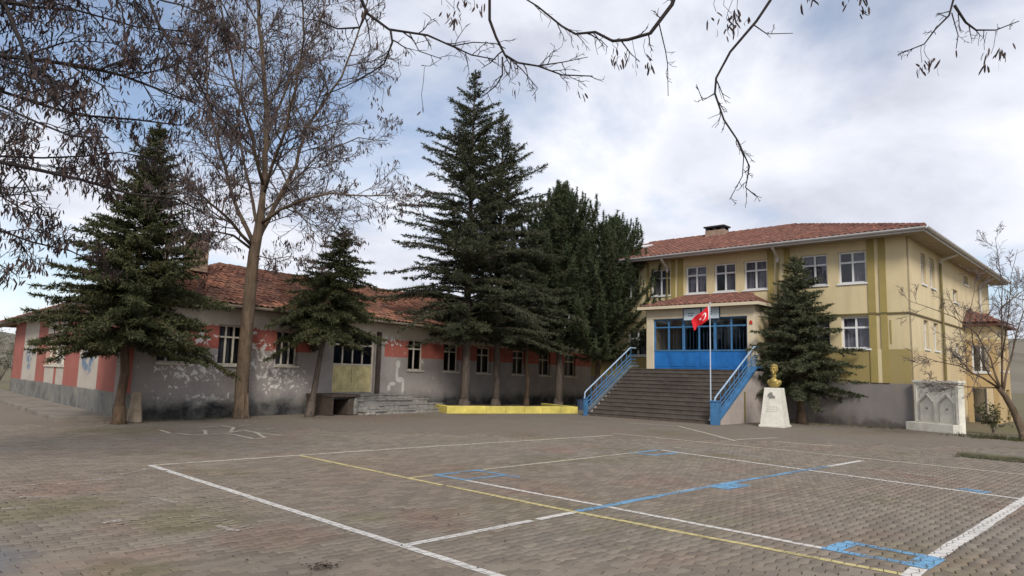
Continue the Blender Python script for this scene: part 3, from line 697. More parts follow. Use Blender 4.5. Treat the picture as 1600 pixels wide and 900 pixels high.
# entrance of the old school: yellow lower panels, small panes above
P0 = lambda a, d_, z: (a, d_, z)
dm = MB()
da0, da1, dz0, dz1 = door_o
zp, zr = 1.86, 2.62
for a in (da0, da1 - .07): dm.box((a, .1, dz0), (a + .07, .17, dz1))
for a in (8.54, 9.07, 9.6): dm.box((a - .03, .1, zp), (a + .03, .17, zr)); 
for z in (zp - .02, zr, dz1 - .07): dm.box((da0 + .07, .098, z), (da1 - .07, .168, z + .065))
dm.box((9.4 - .03, .1, zr + .065), (9.4 + .03, .17, dz1 - .07)); dm.box((8.6 - .03, .1, zr + .065), (8.6 + .03, .17, dz1 - .07))
dr = dm.build('entrance_door', MAT['cream_frame'], old)
for a, b in ((da0 + .07, 9.07), (9.09, da1 - .07)):
    m = MB(); m.box((a, .115, dz0), (b, .155, zp - .02)); m.box((a + .12, .10, dz0 + .14), (b - .12, .115, zp - .16)); m.build('door_panel', MAT['door_yellow'], dr, bevel=.006)
for a, b in ((da0 + .07, 8.51), (8.57, 9.04), (9.10, 9.57), (9.63, da1 - .07)):
    m = MB(); m.quad((a, .135, zp + .045), (b, .135, zp + .045), (b, .135, zr), (a, .135, zr)); m.build('pane', MAT['glass_old'], dr)
for a, b in ((da0 + .07, 8.57), (8.63, 9.37), (9.43, da1 - .07)):
    m = MB(); m.quad((a, .135, zr + .065), (b, .135, zr + .065), (b, .135, dz1 - .07), (a, .135, dz1 - .07)); m.build('pane', MAT['glass_old'], dr)
m = MB(); m.box((10.26, -.12, .7), (10.44, -.003, 3.25)); m.build('downpipe', MAT['wood_dark'], old)
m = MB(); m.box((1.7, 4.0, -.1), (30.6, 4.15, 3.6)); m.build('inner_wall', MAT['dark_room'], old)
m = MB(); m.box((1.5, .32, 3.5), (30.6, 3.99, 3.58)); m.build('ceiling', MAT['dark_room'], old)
# --- roof
OV, D, EZ, SL = 0.55, 4.6, 3.70, 0.39
E0 = Vector((-.694, -.55, EZ)); E1 = Vector((31.7, -.55, EZ)); RZ_ = EZ + (D + OV) * SL
R0 = Vector((5.806, D, RZ_)); R1 = Vector((27.0, D, RZ_)); E2 = E0 + dl * 29.0; R2 = R0 + dl * 17.0
I0 = Vector((11.9, 2 * D + OV, EZ)); E1b = Vector((31.7, 2 * D + OV, EZ)); E2b = E2 + nl * (2 * D + 2 * OV)
rm = MB(); dz = Vector((0, 0, -.03))
for f in ((E0, E1, R1, R0), (E0, R0, R2, E2), (E1, E1b, R1), (R0, R1, E1b, I0), (R0, I0, E2b, R2), (E2, R2, E2b)):
    rm.add([p + dz for p in f], [tuple(range(len(f)))])
roof = rm.build('roof', MAT['underlay'], old)
sf = MB()
sf.quad(E0 + Vector((0, 0, -.10)), E1 + Vector((0, 0, -.10)), Vector((31.7, .02, EZ - .10)), Vector((-.05, .02, EZ - .10)))
sf.quad(E0 + Vector((0, 0, -.104)), Vector((0, 0, EZ - .104)) + nl * .02, Vector((0, 0, EZ - .104)) + dl * 29 + nl * .02, E2 + Vector((0, 0, -.104)))
sf.build('soffit', MAT['soffit_old'], old)
fm = MB(); fm.box((E0.x, -.55 - .04, EZ - .13), (31.7, -.551, EZ - .02)); fm.build('eave_board', MAT['fascia'], old)
Pl = lambda a, d_, z: tuple(Vector((E0.x, E0.y, 0)) + dl * a + nl * d_ + Vector((0, 0, z)))
fm = MB(); fm.box((0, -.04, EZ - .13), (29.0, -.002, EZ - .02), fn=Pl); fm.build('eave_board', MAT['fascia'], old)
fm = MB(); fm.tube([(E0.x, -.63, EZ - .06), (31.7, -.63, EZ - .06)], .055, 8); fm.build('gutter', MAT['old_gutter'], old)
# roof tiles
def tile_mesh(wd, ln, rise):
    V = []; F = []
    prof = [(-.5, 0), (-.32, .75), (-.12, 1), (.08, .7), (.26, .1), (.5, 0)]
    for u, h in prof: V.append((u * wd, 0, h * rise + .028)); V.append((u * wd, ln, h * rise))
    n0 = len(prof)
    for i in range(n0 - 1): F.append((2 * i, 2 * i + 2, 2 * i + 3, 2 * i + 1))
    b = len(V)
    for u, h in prof: V.append((u * wd, 0.003, h * rise + .028 - .018 - h * .008))
    for i in range(n0 - 1): F.append((b + i, b + i + 1, 2 * i + 2, 2 * i))
    return np.array(V, np.float32), np.array(F, np.int32)
def tiles(org, du, up, poly_ok, na, nt_, wd, ln, mat, parent, singles=0, jit=1.0, rank=None):
    nrm = du.cross(up); nrm = nrm if nrm.z > 0 else -nrm
    tv, tf = tile_mesh(wd, ln * 1.12, 0.045)
    me = bpy.data.meshes.new('roof_tile'); me.from_pydata([tuple(map(float, v)) for v in tv], [], [tuple(map(int, f)) for f in tf]); me.update(); me.materials.append(mat)
    sp = []
    for r_ in range(nt_):
        for a in range(na):
            aa, tt = (a + .5) * wd, r_ * ln
            if poly_ok(aa, tt + ln * .4): sp.append((aa, tt))
    if rank: sp.sort(key=rank)
    big = []
    for k, (aa, tt) in enumerate(sp):
        g = nrs.normal(0, 0.02 * jit); p = org + du * (aa + nrs.normal(0, .006 * jit)) + up * (tt + nrs.normal(0, .012 * jit)) + nrm * (0.005 + abs(nrs.normal(0, .006 * jit)))
        X = (du * math.cos(g) + up * math.sin(g)); Y = (up * math.cos(g) - du * math.sin(g)); Z = X.cross(Y)
        if Z.z < 0: Z = -Z
        M4 = Matrix(((X.x, Y.x, Z.x, p.x), (X.y, Y.y, Z.y, p.y), (X.z, Y.z, Z.z, p.z), (0, 0, 0, 1)))
        if k < singles:
            o = bpy.data.objects.new('roof_tile', me); col.objects.link(o); o.parent = parent; o.matrix_local = M4
        else:
            A = np.array(M4, np.float32); big.append(tv @ A[:3, :3].T + A[:3, 3])
    if big:
        n_ = len(big); V = np.concatenate(big); F = (tf[None] + (np.arange(n_) * len(tv))[:, None, None]).reshape(-1, 4)
        np_mesh('roof_tiles', V, F, mat, parent, 'stuff')
def slope(A, B, C_, D_):          # eave A->B, ridge D->C
    du = (B - A).normalized(); n_ = (B - A).cross(D_ - A).normalized(); up = n_.cross(du).normalized()
    if up.z < 0: up = -up
    lx = lambda p: ((p - A).dot(du), (p - A).dot(up))
    (cx1, ct), (dx1, dt) = lx(C_), lx(D_); LB = (B - A).length
    ok = lambda a, t: 0 <= t < min(ct, dt) and a > dx1 * t / dt + .05 and a < LB + (cx1 - LB) * t / ct - .05
    return du, up, ok, LB, min(ct, dt)
du, up, ok, LB, T = slope(E0, E1, R1, R0)
ca, sa = math.cos(ORZ), math.sin(ORZ)
def rnk(q):
    p = E0 + du * q[0] + up * q[1]; wx, wy = OX + ca * p.x - sa * p.y, OY + sa * p.x + ca * p.y
    px, py, dd = project((wx, wy, p.z)); hid = px < 330 or 440 < px < 592
    return (hid, dd)
tiles(E0, du, up, ok, int(LB / .24), int(T / .33) + 1, .24, .33, MAT['tile'], roof, 300, 1.6, rnk)
du2, up2, ok2, LB2, T2 = slope(E2, E0, R0, R2)
tiles(E2, du2, up2, ok2, int(LB2 / .24), int(T2 / .33) + 1, .24, .33, MAT['tile'], roof, 0, 1.6)
def ridge_caps(m, A, B, r=.13, ln=.42):
    k = int((B - A).length / ln); d_ = (B - A).normalized()
    for i in range(k):
        p = A + d_ * (i * ln); q = p + d_ * ln * 1.05
        m.tube([p + Vector((0, 0, .02)), q + Vector((0, 0, rnd.uniform(0, .02)))], [r, r * .86], 8)
m = MB(); ridge_caps(m, R0, R1); ridge_caps(m, E0, R0); ridge_caps(m, R0, R2); m.build('ridge_tiles', MAT['tile'], roof)
def to_local(p, ox, oy, rz):
    x, y = p[0] - ox, p[1] - oy; return Vector((x * math.cos(rz) + y * math.sin(rz), -x * math.sin(rz) + y * math.cos(rz), p[2]))
# chimney on the ridge corner
cp = to_local(at(306, 410, 25.6), OX, OY, ORZ)
ch = MB(); cz = cp.z
for row in range(11):
    zz = cz - .35 + row * .105
    for (a0, a1, b0, b1) in ((-.3, -.005, -.3, -.01), (.005, .3, -.3, -.01), (-.3, -.005, .01, .3), (.005, .3, .01, .3)):
        j = .006; off = .07 if row % 2 else 0
        ch.box((cp.x + a0 + rnd.uniform(-j, j), cp.y + b0, zz), (cp.x + a1 + rnd.uniform(-j, j), cp.y + b1, zz + .098))
chim = ch.build('chimney', MAT['brick_cream'], roof)
m = MB()
for sx in (-1, 1):
    for sy in (-1, 1): m.box((cp.x + sx * .26 - .06, cp.y + sy * .26 - .06, cz + .805), (cp.x + sx * .26 + .06, cp.y + sy * .26 + .06, cz + .95))
m.box((cp.x - .36, cp.y - .36, cz + .95), (cp.x + .36, cp.y + .36, cz + 1.01)); m.build('chimney_cap', MAT['fascia'], roof)

# rubble steps and hollow landing at the old entrance
st = thing('stone_steps', tuple(onground(606, 650)), ORZ)
tag(st, 'crumbling stone steps up to the yellow door of the old school', 'steps')
so = to_local(onground(606, 650), OX, OY, ORZ)
def toworld_old(x, y): return Vector((OX + ca * x - sa * y, OY + sa * x + ca * y, 0))
st.location = toworld_old(10.6, -1.75)
for k in range(4):
    zt = 0.18 * (k + 1); dep = .42 * k
    m = MB(); x_ = -2.75 + .12 * k
    m.box((-2.55, -.02 + dep, zt - .18), (2.75 - .42 * k, 1.62, zt - .05)); m.build('step_core', MAT['stonesteps'], st)
    xx = -2.6
    while xx < 2.8 - .42 * k:
        wdt = rnd.uniform(.35, .8); xe = min(xx + wdt, 2.85 - .42 * k)
        m = MB(); m.box((xx + .01, -.05 + dep + rnd.uniform(-.03, .03), zt - .075 + rnd.uniform(-.01, .01)), (xe - .01, dep + .46, zt + rnd.uniform(-.015, .012)))
        m.build('stone_slab', MAT['stonesteps'], st, bevel=.02); xx = xe
# landing box with dark hollow, left of the steps
ld = thing('landing_hollow', toworld_old(7.0, -1.0), ORZ)
tag(ld, 'broken concrete landing slab over a dark hollow left of the stone steps', 'landing')
m = MB(); m.prism([(-.28, -.55), (1.0, -.6), (1.02, .95), (-.28, .95)], .66, .76); m.build('slab', MAT['wood_dark'], ld, bevel=.02)
m = MB(); m.box((-.2, .3, 0), (.52, .36, .655)); m.build('hollow_shade_panel', MAT['black'], ld)  # added black sheet: the hollow's shade put in as colour
m = MB(); m.box((-.2, -.5, .60), (.5, .29, .655)); m.build('hollow_shade_top', MAT['black'], ld)  # black lining under the slab, deepens the hollow's shade by colour
m = MB(); m.prism([(.52, -.5), (.72, -.54), (.75, .9), (.55, .9)], 0, .655); m.build('pier', MAT['wood_dark'], ld, bevel=.04)
m = MB(); m.prism([(.78, -.58), (.98, -.52), (1.0, .9), (.8, .9)], 0, .655); m.build('pier', MAT['stonesteps'], ld, bevel=.05)
m = MB(); m.prism([(-.27, -.5), (-.2, -.5), (-.2, .9), (-.27, .9)], 0, .655); m.build('pier', MAT['wood_dark'], ld)
for k in range(7):
    m = MB(); px_, py_ = rnd.uniform(1.1, 1.75), rnd.uniform(-1.0, -.6); r = rnd.uniform(.07, .15)
    pts = []
    bm = bmesh.new(); bmesh.ops.create_icosphere(bm, subdivisions=1, radius=r)
    for v in bm.verts: v.co *= rnd.uniform(.75, 1.15); v.co.z *= .65; v.co += Vector((px_, py_, r * .4))
    m.add([tuple(v.co) for v in bm.verts], [tuple(v.index for v in f.verts) for f in bm.faces]); bm.free(); m.build('rubble_stone', MAT['stonesteps'], ld)
# raised walk along the left wall
wk = MB(); Pw = lambda a, d_, z: tuple(toworld_old(0, 0) + Vector(((dl * a + nl * d_).x * ca - (dl * a + nl * d_).y * sa, (dl * a + nl * d_).x * sa + (dl * a + nl * d_).y * ca, z)))
nseg = 13
wo_ = thing('side_walkway', toworld_old(0, 0), 0); struct(wo_)
for k in range(nseg):
    m = MB(); l0 = .3 + k * 2.0
    P = lambda a, d_, z: tuple(Vector(Pw(a, d_, z)) - toworld_old(0, 0))
    m.box((l0, -1.45 + rnd.uniform(-.02, .02), -.02), (l0 + 1.975, -.01, .13 + rnd.uniform(-.01, .01)), fn=P); m.build('walk_slab', MAT['walk'], wo_, bevel=.012)
cb = MB(); p = onground(207, 660); cb.lathe([(.22, 0), (.21, .12), (.19, .3), (.16, .5), (.15, .7), (.12, .86)], 7)
o = cb.build('concrete_block', MAT['stump'], bevel=.02); o.location = (p.x + .05, p.y + .02, 0)
tag(o, 'pale stained concrete block at the foot of the spruce by the building corner', 'block')

# ================================================================== YELLOW SCHOOL
TH = rad(2.3); YX, YY = 29.336, 8.222
ys = thing('yellow_school_building', (YX, YY, 0), TH)
tag(ys, 'two-storey yellow school with red hip roof and blue glazed entrance', 'building')
def ylocal(p): return to_local(p, YX, YY, TH)
def yworld(x, y, z=0): return Vector((YX + x * math.cos(TH) - y * math.sin(TH), YY + x * math.sin(TH) + y * math.cos(TH), z))
FD, FN = Vector((0, 1, 0)), Vector((1, 0, 0))          # front: along y, inward +x
UP_W = [(1.45, 2.5), (2.93, 3.98), (5.46, 6.52), (6.91, 7.95), (8.33, 9.41), (10.24, 11.3), (12.0, 13.05), (13.45, 14.4)]
LO_W = [(1.38, 2.46), (2.9, 3.96), (11.56, 12.62), (13.38, 14.5)]
ops = [(a, b, 5.62, 6.92) for a, b in UP_W] + [(a, b, 3.0, 4.28) for a, b in LO_W[:2]] + [(a, b, 2.72, 4.0) for a, b in LO_W[2:]]
ent = (5.75, 9.75, 2.05, 4.3)
wall('front_wall', (0, 0, 0), FD, FN, 14.9, -0.1, 7.32, 0.3, ops + [ent], MAT['school_front'], ys)
for q, ww in enumerate(ops): window((0, 0, 0), FD, FN, *ww, ys, fr=.07, inset=.11, curtain=(1 if q % 3 else .55))
SD, SN = Vector((1, 0, 0)), Vector((0, 1, 0))
sops = [(2.19, 2.95, 5.72, 7.0), (3.65, 4.45, 5.72, 7.0), (2.19, 2.95, 3.08, 4.25), (3.85, 4.65, 3.08, 4.25), (7.9, 8.9, 5.5, 6.1), (10.4, 11.4, 6.62, 7.05), (7.9, 8.8, 3.0, 3.6)]
wall('side_wall', (0.002, 0, 0), SD, SN, 17.0, -0.6, 7.32, 0.3, sops, MAT['school_side'], ys)
for q, ww in enumerate(sops): window((0.002, 0, 0), SD, SN, *ww, ys, fr=.06, inset=.12, vs_=((.5,) if q < 4 else ()), tr=(.66 if q < 4 else None), curtain=(1 if q < 4 else 0))
wall('rear_wall', (17.0, 0.31, 0), FD, -FN, 14.58, -0.6, 7.3, 0.28, [], MAT['school_side'], ys)
wall('far_wall', (0.31, 14.9, 0), SD, -SN, 16.4, -0.1, 7.3, 0.28, [], MAT['school_side'], ys)
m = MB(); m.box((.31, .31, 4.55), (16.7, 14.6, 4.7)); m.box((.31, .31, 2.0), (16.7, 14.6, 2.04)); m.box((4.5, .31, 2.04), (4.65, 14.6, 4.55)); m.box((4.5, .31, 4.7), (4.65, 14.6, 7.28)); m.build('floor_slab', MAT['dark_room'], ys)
# belt course, pilaster strips, downpipes
for yq0, yq1 in ((-.05, 5.1), (10.5, 14.9)):
    m = MB(); m.box((-.06, yq0, 4.34), (-.002, yq1, 4.39)); m.build('belt_course', MAT['pipe_olive'], ys)
m = MB(); m.box((-.055, -.062, 4.34), (17.0, -.002, 4.39)); m.build('belt_course', MAT['pipe_olive'], ys)
for a, b in ((.74, .98), (1.14, 1.40), (4.45, 4.7), (5.16, 5.42), (9.52, 9.8), (9.95, 10.15), (11.4, 11.52)):
    m = MB(); m.box((-.045, a, 4.405), (-.002, b, 7.30)); m.build('pilaster', MAT['olive_strip'], ys)
    if a < 5 or a > 10.4:
        m = MB(); m.box((-.045, a, 1.68), (-.002, b, 4.315)); m.build('pilaster', MAT['olive_strip'], ys)
m = MB(); m.box((-.035, .985, 1.68), (-.001, 1.135, 2.97)); m.build('pilaster', MAT['school_yellow'], ys)
for yy, mt in ((4.95, 'pipe_olive'), (10.33, 'pipe_olive')):
    m = MB(); m.tube([(-.1, yy, .1), (-.1, yy, 6.75)], .05, 8); m.build('downpipe', MAT[mt], ys)
    m = MB(); m.tube([(-.1, yy, 6.72), (-.13, yy, 6.95), (-.72, yy - .05, 7.25), (-.8, yy - .05, 7.42)], .06, 8); m.build('downpipe_elbow', MAT['pipe_white'], ys)
m = MB(); m.tube([(5.15, -.09, .2), (5.15, -.09, 6.95)], .055, 8); m.build('downpipe', MAT['pipe_olive'], ys)
m = MB(); m.tube([(5.15, -.09, 6.93), (5.15, -.15, 7.08), (5.25, -.68, 7.25), (5.25, -.8, 7.42)], .06, 8); m.build('downpipe_elbow', MAT['pipe_white'], ys)
m = MB(); m.tube([(13.9, -.09, .2), (13.9, -.09, 6.95)], .055, 8); m.tube([(13.9, -.09, 6.93), (13.95, -.7, 7.25), (13.95, -.8, 7.42)], .055, 8); m.build('downpipe', MAT['pipe_white'], ys)
m = MB(); m.box((-.03, .62, 3.2), (-.002, .66, 4.1)); m.build('conduit', MAT['olive_strip'], ys)
# roof
YO, YEZ, YS = .8, 7.45, .305
a0 = Vector((-YO, -YO, YEZ)); a1 = Vector((-YO, 15.7, YEZ)); rx = 6.7; rzv = YEZ + (rx + YO) * YS
r0 = Vector((rx, rx, rzv)); r1 = Vector((rx, 15.7, rzv)); b1 = Vector((17.8, -YO, YEZ)); rb = Vector((10.3, rx, rzv)); b2 = Vector((17.8, 15.7, YEZ))
m = MB(); q = Vector((0, 0, -.03))
for f in ((a0, r0, r1, a1), (a0, b1, rb, r0), (b1, b2, rb), (rb, b2, r1, r0)): m.add([p + q for p in f], [tuple(range(len(f)))])
m.add([a1 + q, r1 + q, b2 + q], [(0, 1, 2)])
yroof = m.build('roof', MAT['underlay'], ys)
du, up, ok, LB, T = slope(a1, a0, r0, r1)
tiles(a1, du, up, lambda a, t: 0 <= t < T and a < LB - t * (rx + YO) / T - .05, int(LB / .24), int(T / .34) + 1, .24, .34, MAT['tile_new'], yroof, 0, .7)
du, up, ok, LB, T = slope(a0, b1, rb, r0)
tiles(a0, du, up, ok, int(LB / .24), int(T / .34) + 1, .24, .34, MAT['tile_new'], yroof, 0, .7)
m = MB(); ridge_caps(m, r0, r1); ridge_caps(m, a0, r0); ridge_caps(m, r0, rb); m.build('ridge_tiles', MAT['tile_new'], yroof)
m = MB(); m.quad(a0 + Vector((.02, .02, -.13)), a1 + Vector((.02, 0, -.13)), Vector((.01, 15.7, YEZ - .13)), Vector((.01, .01, YEZ - .13)))
m.quad(a0 + Vector((.02, .02, -.13)), Vector((.01, .01, YEZ - .13)), Vector((17.8, .01, YEZ - .13)), b1 + Vector((0, .02, -.13))); m.build('soffit', MAT['soffit'], ys)
m = MB(); m.box((-YO - .03, -YO - .03, YEZ - .17), (-YO, 15.7, YEZ - .02)); m.build('fascia_board', MAT['gutter'], ys)
m = MB(); m.box((-YO + .001, -YO - .03, YEZ - .17), (17.8, -YO, YEZ - .02)); m.build('fascia_board', MAT['gutter'], ys)
def gutter(m, A, B, r=.085):
    pr = [(math.cos(t), math.sin(t)) for t in [math.pi + i * math.pi / 6 for i in range(7)]]
    d_ = (B - A).normalized(); sd_ = Vector((-d_.y, d_.x, 0))
    V = []
    for p in (A, B):
        for c_, s_ in pr: V.append(p + sd_ * c_ * r + Vector((0, 0, s_ * r)))
        for c_, s_ in pr[::-1]: V.append(p + sd_ * c_ * r * .85 + Vector((0, 0, s_ * r * .85)))
    n_ = 14; m.add([tuple(v) for v in V], [(i, (i + 1) % n_, n_ + (i + 1) % n_, n_ + i) for i in range(n_)])
m = MB(); gutter(m, Vector((-YO - .12, -YO - .12, YEZ - .02)), Vector((-YO - .12, 15.7, YEZ - .02))); m.build('gutter', MAT['gutter'], ys)
m = MB(); gutter(m, Vector((-YO - .12, -YO - .12, YEZ - .02)), Vector((17.8, -YO - .12, YEZ - .02))); m.build('gutter', MAT['gutter'], ys)
# chimney and roof light
cpt = Vector((rx - .25, 11.0, rzv))
m = MB(); m.box((cpt.x - .35, cpt.y - .55, rzv - .6), (cpt.x + .35, cpt.y + .55, rzv + .2)); chm = m.build('chimney', MAT['brick_cream'], yroof)
m = MB()
for sx in (-1, 1):
    for sy in (-1, 0, 1): m.box((cpt.x + sx * .27 - .07, cpt.y + sy * .46 - .07, rzv + .201), (cpt.x + sx * .27 + .07, cpt.y + sy * .46 + .07, rzv + .36))
m.box((cpt.x - .42, cpt.y - .62, rzv + .36), (cpt.x + .42, cpt.y + .62, rzv + .44)); m.build('chimney_cap', MAT['black'], yroof)
lp = Vector((4.2, 14.6, YEZ + 5.0 * YS))
m = MB(); m.box((-.45, -.6, .05), (.45, .6, .12), fn=lambda x, y, z: (lp.x + x * .95 - z * .31, lp.y + y, lp.z + x * .313 + z)); m.build('roof_light', MAT['gutter'], yroof)
# portico
PX0 = -1.9      # front plane of the portico, local x
py0, py1, pz = 5.2, 10.35, 4.78
m = MB()
m.box((PX0, py0, 2.06), (PX0 + .32, py0 + .34, 4.3)); m.build('pillar', MAT['cream_wall'], ys)
m = MB(); m.box((PX0, py1 - .34, 2.06), (PX0 + .32, py1, 4.3)); m.build('pillar', MAT['cream_wall'], ys)
m = MB(); m.box((PX0, py0, 4.3), (PX0 + .32, py1, pz)); m.box((PX0 + .321, py0, 4.3), (-.003, py0 + .3, pz)); m.box((PX0 + .321, py1 - .3, 4.3), (-.003, py1, pz)); m.build('lintel', MAT['cream_wall'], ys)
for yq in (py0 + .03, py1 - .27):
    m = MB(); m.box((PX0 + .322, yq, 2.06), (-.003, yq + .24, 4.299)); m.build('portico_wall', MAT['school_yellow'], ys)
m = MB(); m.box((PX0 + .33, py0 + .31, 4.6), (-.004, py1 - .31, 4.7)); m.build('portico_ceiling', MAT['cream_wall'], ys)
q0, q1, q2, q3 = Vector((PX0 - .3, py0 - .25, pz + .06)), Vector((PX0 - .3, py1 + .25, pz + .06)), Vector((-.003, py1 - .9, pz + .72)), Vector((-.003, py0 + 1.0, pz + .72))
q4, q5 = Vector((-.003, py0 - .25, pz + .06)), Vector((-.003, py1 + .25, pz + .06))
m = MB(); z3 = Vector((0, 0, -.03))
for f in ((q0, q3, q2, q1), (q0, q4, q3), (q1, q2, q5)): m.add([p + z3 for p in f], [tuple(range(len(f)))])
m.box((PX0 - .3, py0 - .25, pz - .04), (-.004, py1 + .25, pz + .02)); proof = m.build('portico_roof', MAT['underlay'], ys)
du, up, ok, LB, T = slope(q1, q0, q3, q2)
tiles(q1, du, up, ok, int(LB / .23), int(T / .3) + 1, .23, .3, MAT['tile_new'], proof, 0, .7)
m = MB(); m.box((PX0 - .34, py0 - .29, pz - .06), (PX0 - .301, py1 + .29, pz + .07)); m.box((PX0 - .30, py0 - .29, pz - .06), (-.005, py0 - .251, pz + .07)); m.build('eave_board', MAT['cream_wall'], ys)
# blue glazed screen
bx0 = PX0 + .10; s0, s1 = py0 + .34, py1 - .34
scr = MB(); fr = .07
B = lambda a, b, za, zb, e=0.0: scr.box((bx0 - e, a, za), (bx0 + .07, b, zb))
zs0, zs1, zt = 2.86, 4.3, 3.92
wds = [s0 + (s1 - s0) * k / 6 for k in range(7)]
for k, v in enumerate(wds):
    h = .055 if k % 2 == 0 else .03
    a_, b_ = (v, v + .07) if k == 0 else (v - .07, v) if k == 6 else (v - h, v + h)
    B(a_, b_, zs0 + .05, zs1 - .06, .01 if k % 2 == 0 else 0)
B(s0, s1, zs1 - .06, zs1, .012); B(s0, s1, zs0 - .02, zs0 + .05, .012); B(s0 + .07, s1 - .07, zt - .03, zt + .03, .005)
sco = scr.build('entrance_screen', MAT['rail_blue'], ys)
for k in range(6):
    m = MB(); a_, b_ = wds[k] + .004, wds[k + 1] - .004
    m.box((bx0 + .01, a_, 2.07), (bx0 + .05, b_, zs0 - .02)); m.box((bx0 - .004, a_ + .09, 2.18), (bx0 + .01, b_ - .09, zs0 - .12)); m.build('door_panel', MAT['blue'], sco, bevel=.004)
    for za, zb in ((zs0 + .05, zt - .03), (zt + .03, zs1 - .06)):
        m = MB(); m.quad((bx0 + .03, a_, za), (bx0 + .03, b_, za), (bx0 + .03, b_, zb), (bx0 + .03, a_, zb)); m.build('pane', MAT['glass_blue'], sco)
m = MB()
for k in range(26):
    yy = s0 + .12 + k * (s1 - s0 - .2) / 26
    m.tube([(bx0 + .16, yy, 2.9), (bx0 + .16, yy, 3.9)], .010, 5)
m.build('security_bars', MAT['rail_blue'], sco)
# sign boards above the entrance
def board(a, b, za, zb, label):
    m = MB(); m.box((PX0 - .05, a, za), (PX0 - .012, b, zb)); o = m.build('sign_board', MAT['sign'], bevel=.004)
    m = MB()
    for aa, ab, z_a, z_b in ((a - .03, a, za - .03, zb + .03), (b, b + .03, za - .03, zb + .03), (a, b, za - .03, za), (a, b, zb, zb + .03)): m.box((PX0 - .06, aa, z_a), (PX0 - .012, ab, z_b))
    fr_ = m.build('frame', MAT['sign_edge'], o)
    m = MB(); w_ = b - a
    for zc_, spans in ((za + (zb - za) * .58, ((.62, .74), (.50, .60), (.40, .48))), (za + (zb - za) * .36, ((.60, .73), (.42, .58)))):
        for s_a, s_b in spans: m.box((PX0 - .053, a + w_ * s_a, zc_ - .018), (PX0 - .0501, a + w_ * s_b, zc_ + .022))
    m.build('lettering', MAT['sign_edge'], o)
    o.matrix_world = Matrix.Translation((YX, YY, 0)) @ Matrix.Rotation(TH, 4, 'Z')
    return tag(o, label, 'sign')
board(7.62, 8.42, 4.2, 4.70, 'pale blue sign board left of the dark post over the entrance')
board(6.75, 7.55, 4.24, 4.74, 'pale blue sign board right above the flag over the entrance')
m = MB(); m.prism([(-.07, 0), (.07, 0), (.05, .12), (0, .16), (-.05, .12)], 0, .02, fn=lambda x, y, z: (PX0 - .012 - z, py0 + .17 + x, 3.95 + y)); o = m.build('small_sign', MAT['red_sign'])
o.matrix_world = Matrix.Translation((YX, YY, 0)) @ Matrix.Rotation(TH, 4, 'Z'); tag(o, 'tiny red sign on the right entrance pillar', 'sign')
# side annex
AX0, AX1, AY = 9.9, 13.4, -1.25
m = MB(); m.box((AX0, AY, 3.85), (AX1, -.004, 4.55)); m.build('annex_parapet', MAT['school_yellow'], ys)
wall('annex_wall', (AX0, AY, 0), Vector((0, 1, 0)), Vector((1, 0, 0)), 1.24, -.6, 3.85, .25, [(.3, 1.0, 2.3, 3.6), (.2, 1.05, -.3, 1.55)], MAT['school_tan'], ys)
wall('annex_wall', (AX0 + .26, AY, 0), Vector((1, 0, 0)), Vector((0, 1, 0)), AX1 - AX0 - .26, -.6, 3.85, .25, [(.5, 1.3, 2.4, 3.5), (1.9, 2.7, 2.4, 3.5), (1.8, 2.8, -.3, 1.5)], MAT['school_tan'], ys)
for ww in ((.3, 1.0, 2.3, 3.6),): window((AX0, AY, 0), Vector((0, 1, 0)), Vector((1, 0, 0)), *ww, ys, vs_=(.5,), tr=None)
for ww in ((.5, 1.3, 2.4, 3.5), (1.9, 2.7, 2.4, 3.5)): window((AX0 + .26, AY, 0), Vector((1, 0, 0)), Vector((0, 1, 0)), *ww, ys, vs_=(.5,), tr=.66)
c0, c1, c2, c3 = Vector((AX0 - .35, AY - .35, 4.6)), Vector((AX1 + .35, AY - .35, 4.6)), Vector((AX1 - .6, -.004, 5.3)), Vector((AX0 + 1.0, -.004, 5.3))
m = MB(); m.add([c0, c1, c2, c3], [(0, 1, 2, 3)]); m.add([c0, Vector((AX0 - .35, -.004, 4.6)), c3], [(0, 2, 1)]); m.add([c1, Vector((AX1 + .35, -.004, 4.6)), c2], [(0, 1, 2)])
m.box((AX0 - .36, AY - .36, 4.5), (AX1 + .36, -.006, 4.57)); aroof = m.build('annex_roof', MAT['underlay'], ys)
du, up, ok, LB, T = slope(c0, c1, c2, c3)
tiles(c0 + Vector((0, 0, .03)), du, up, ok, int(LB / .24), int(T / .32) + 1, .24, .32, MAT['tile_new'], aroof, 0, .7)
A_, B_ = Vector((AX0 - .35, -.004, 4.6)), c0
du, up, ok, LB, T = slope(A_, B_, c3, c3)
tiles(A_ + Vector((0, 0, .03)), du, up, lambda a, t: 0 <= t < T * .98 and a < LB * 1.0 - (LB * t / T) + .1, int(LB / .24), int(T / .32) + 1, .24, .32, MAT['tile_new'], aroof, 0, .7)

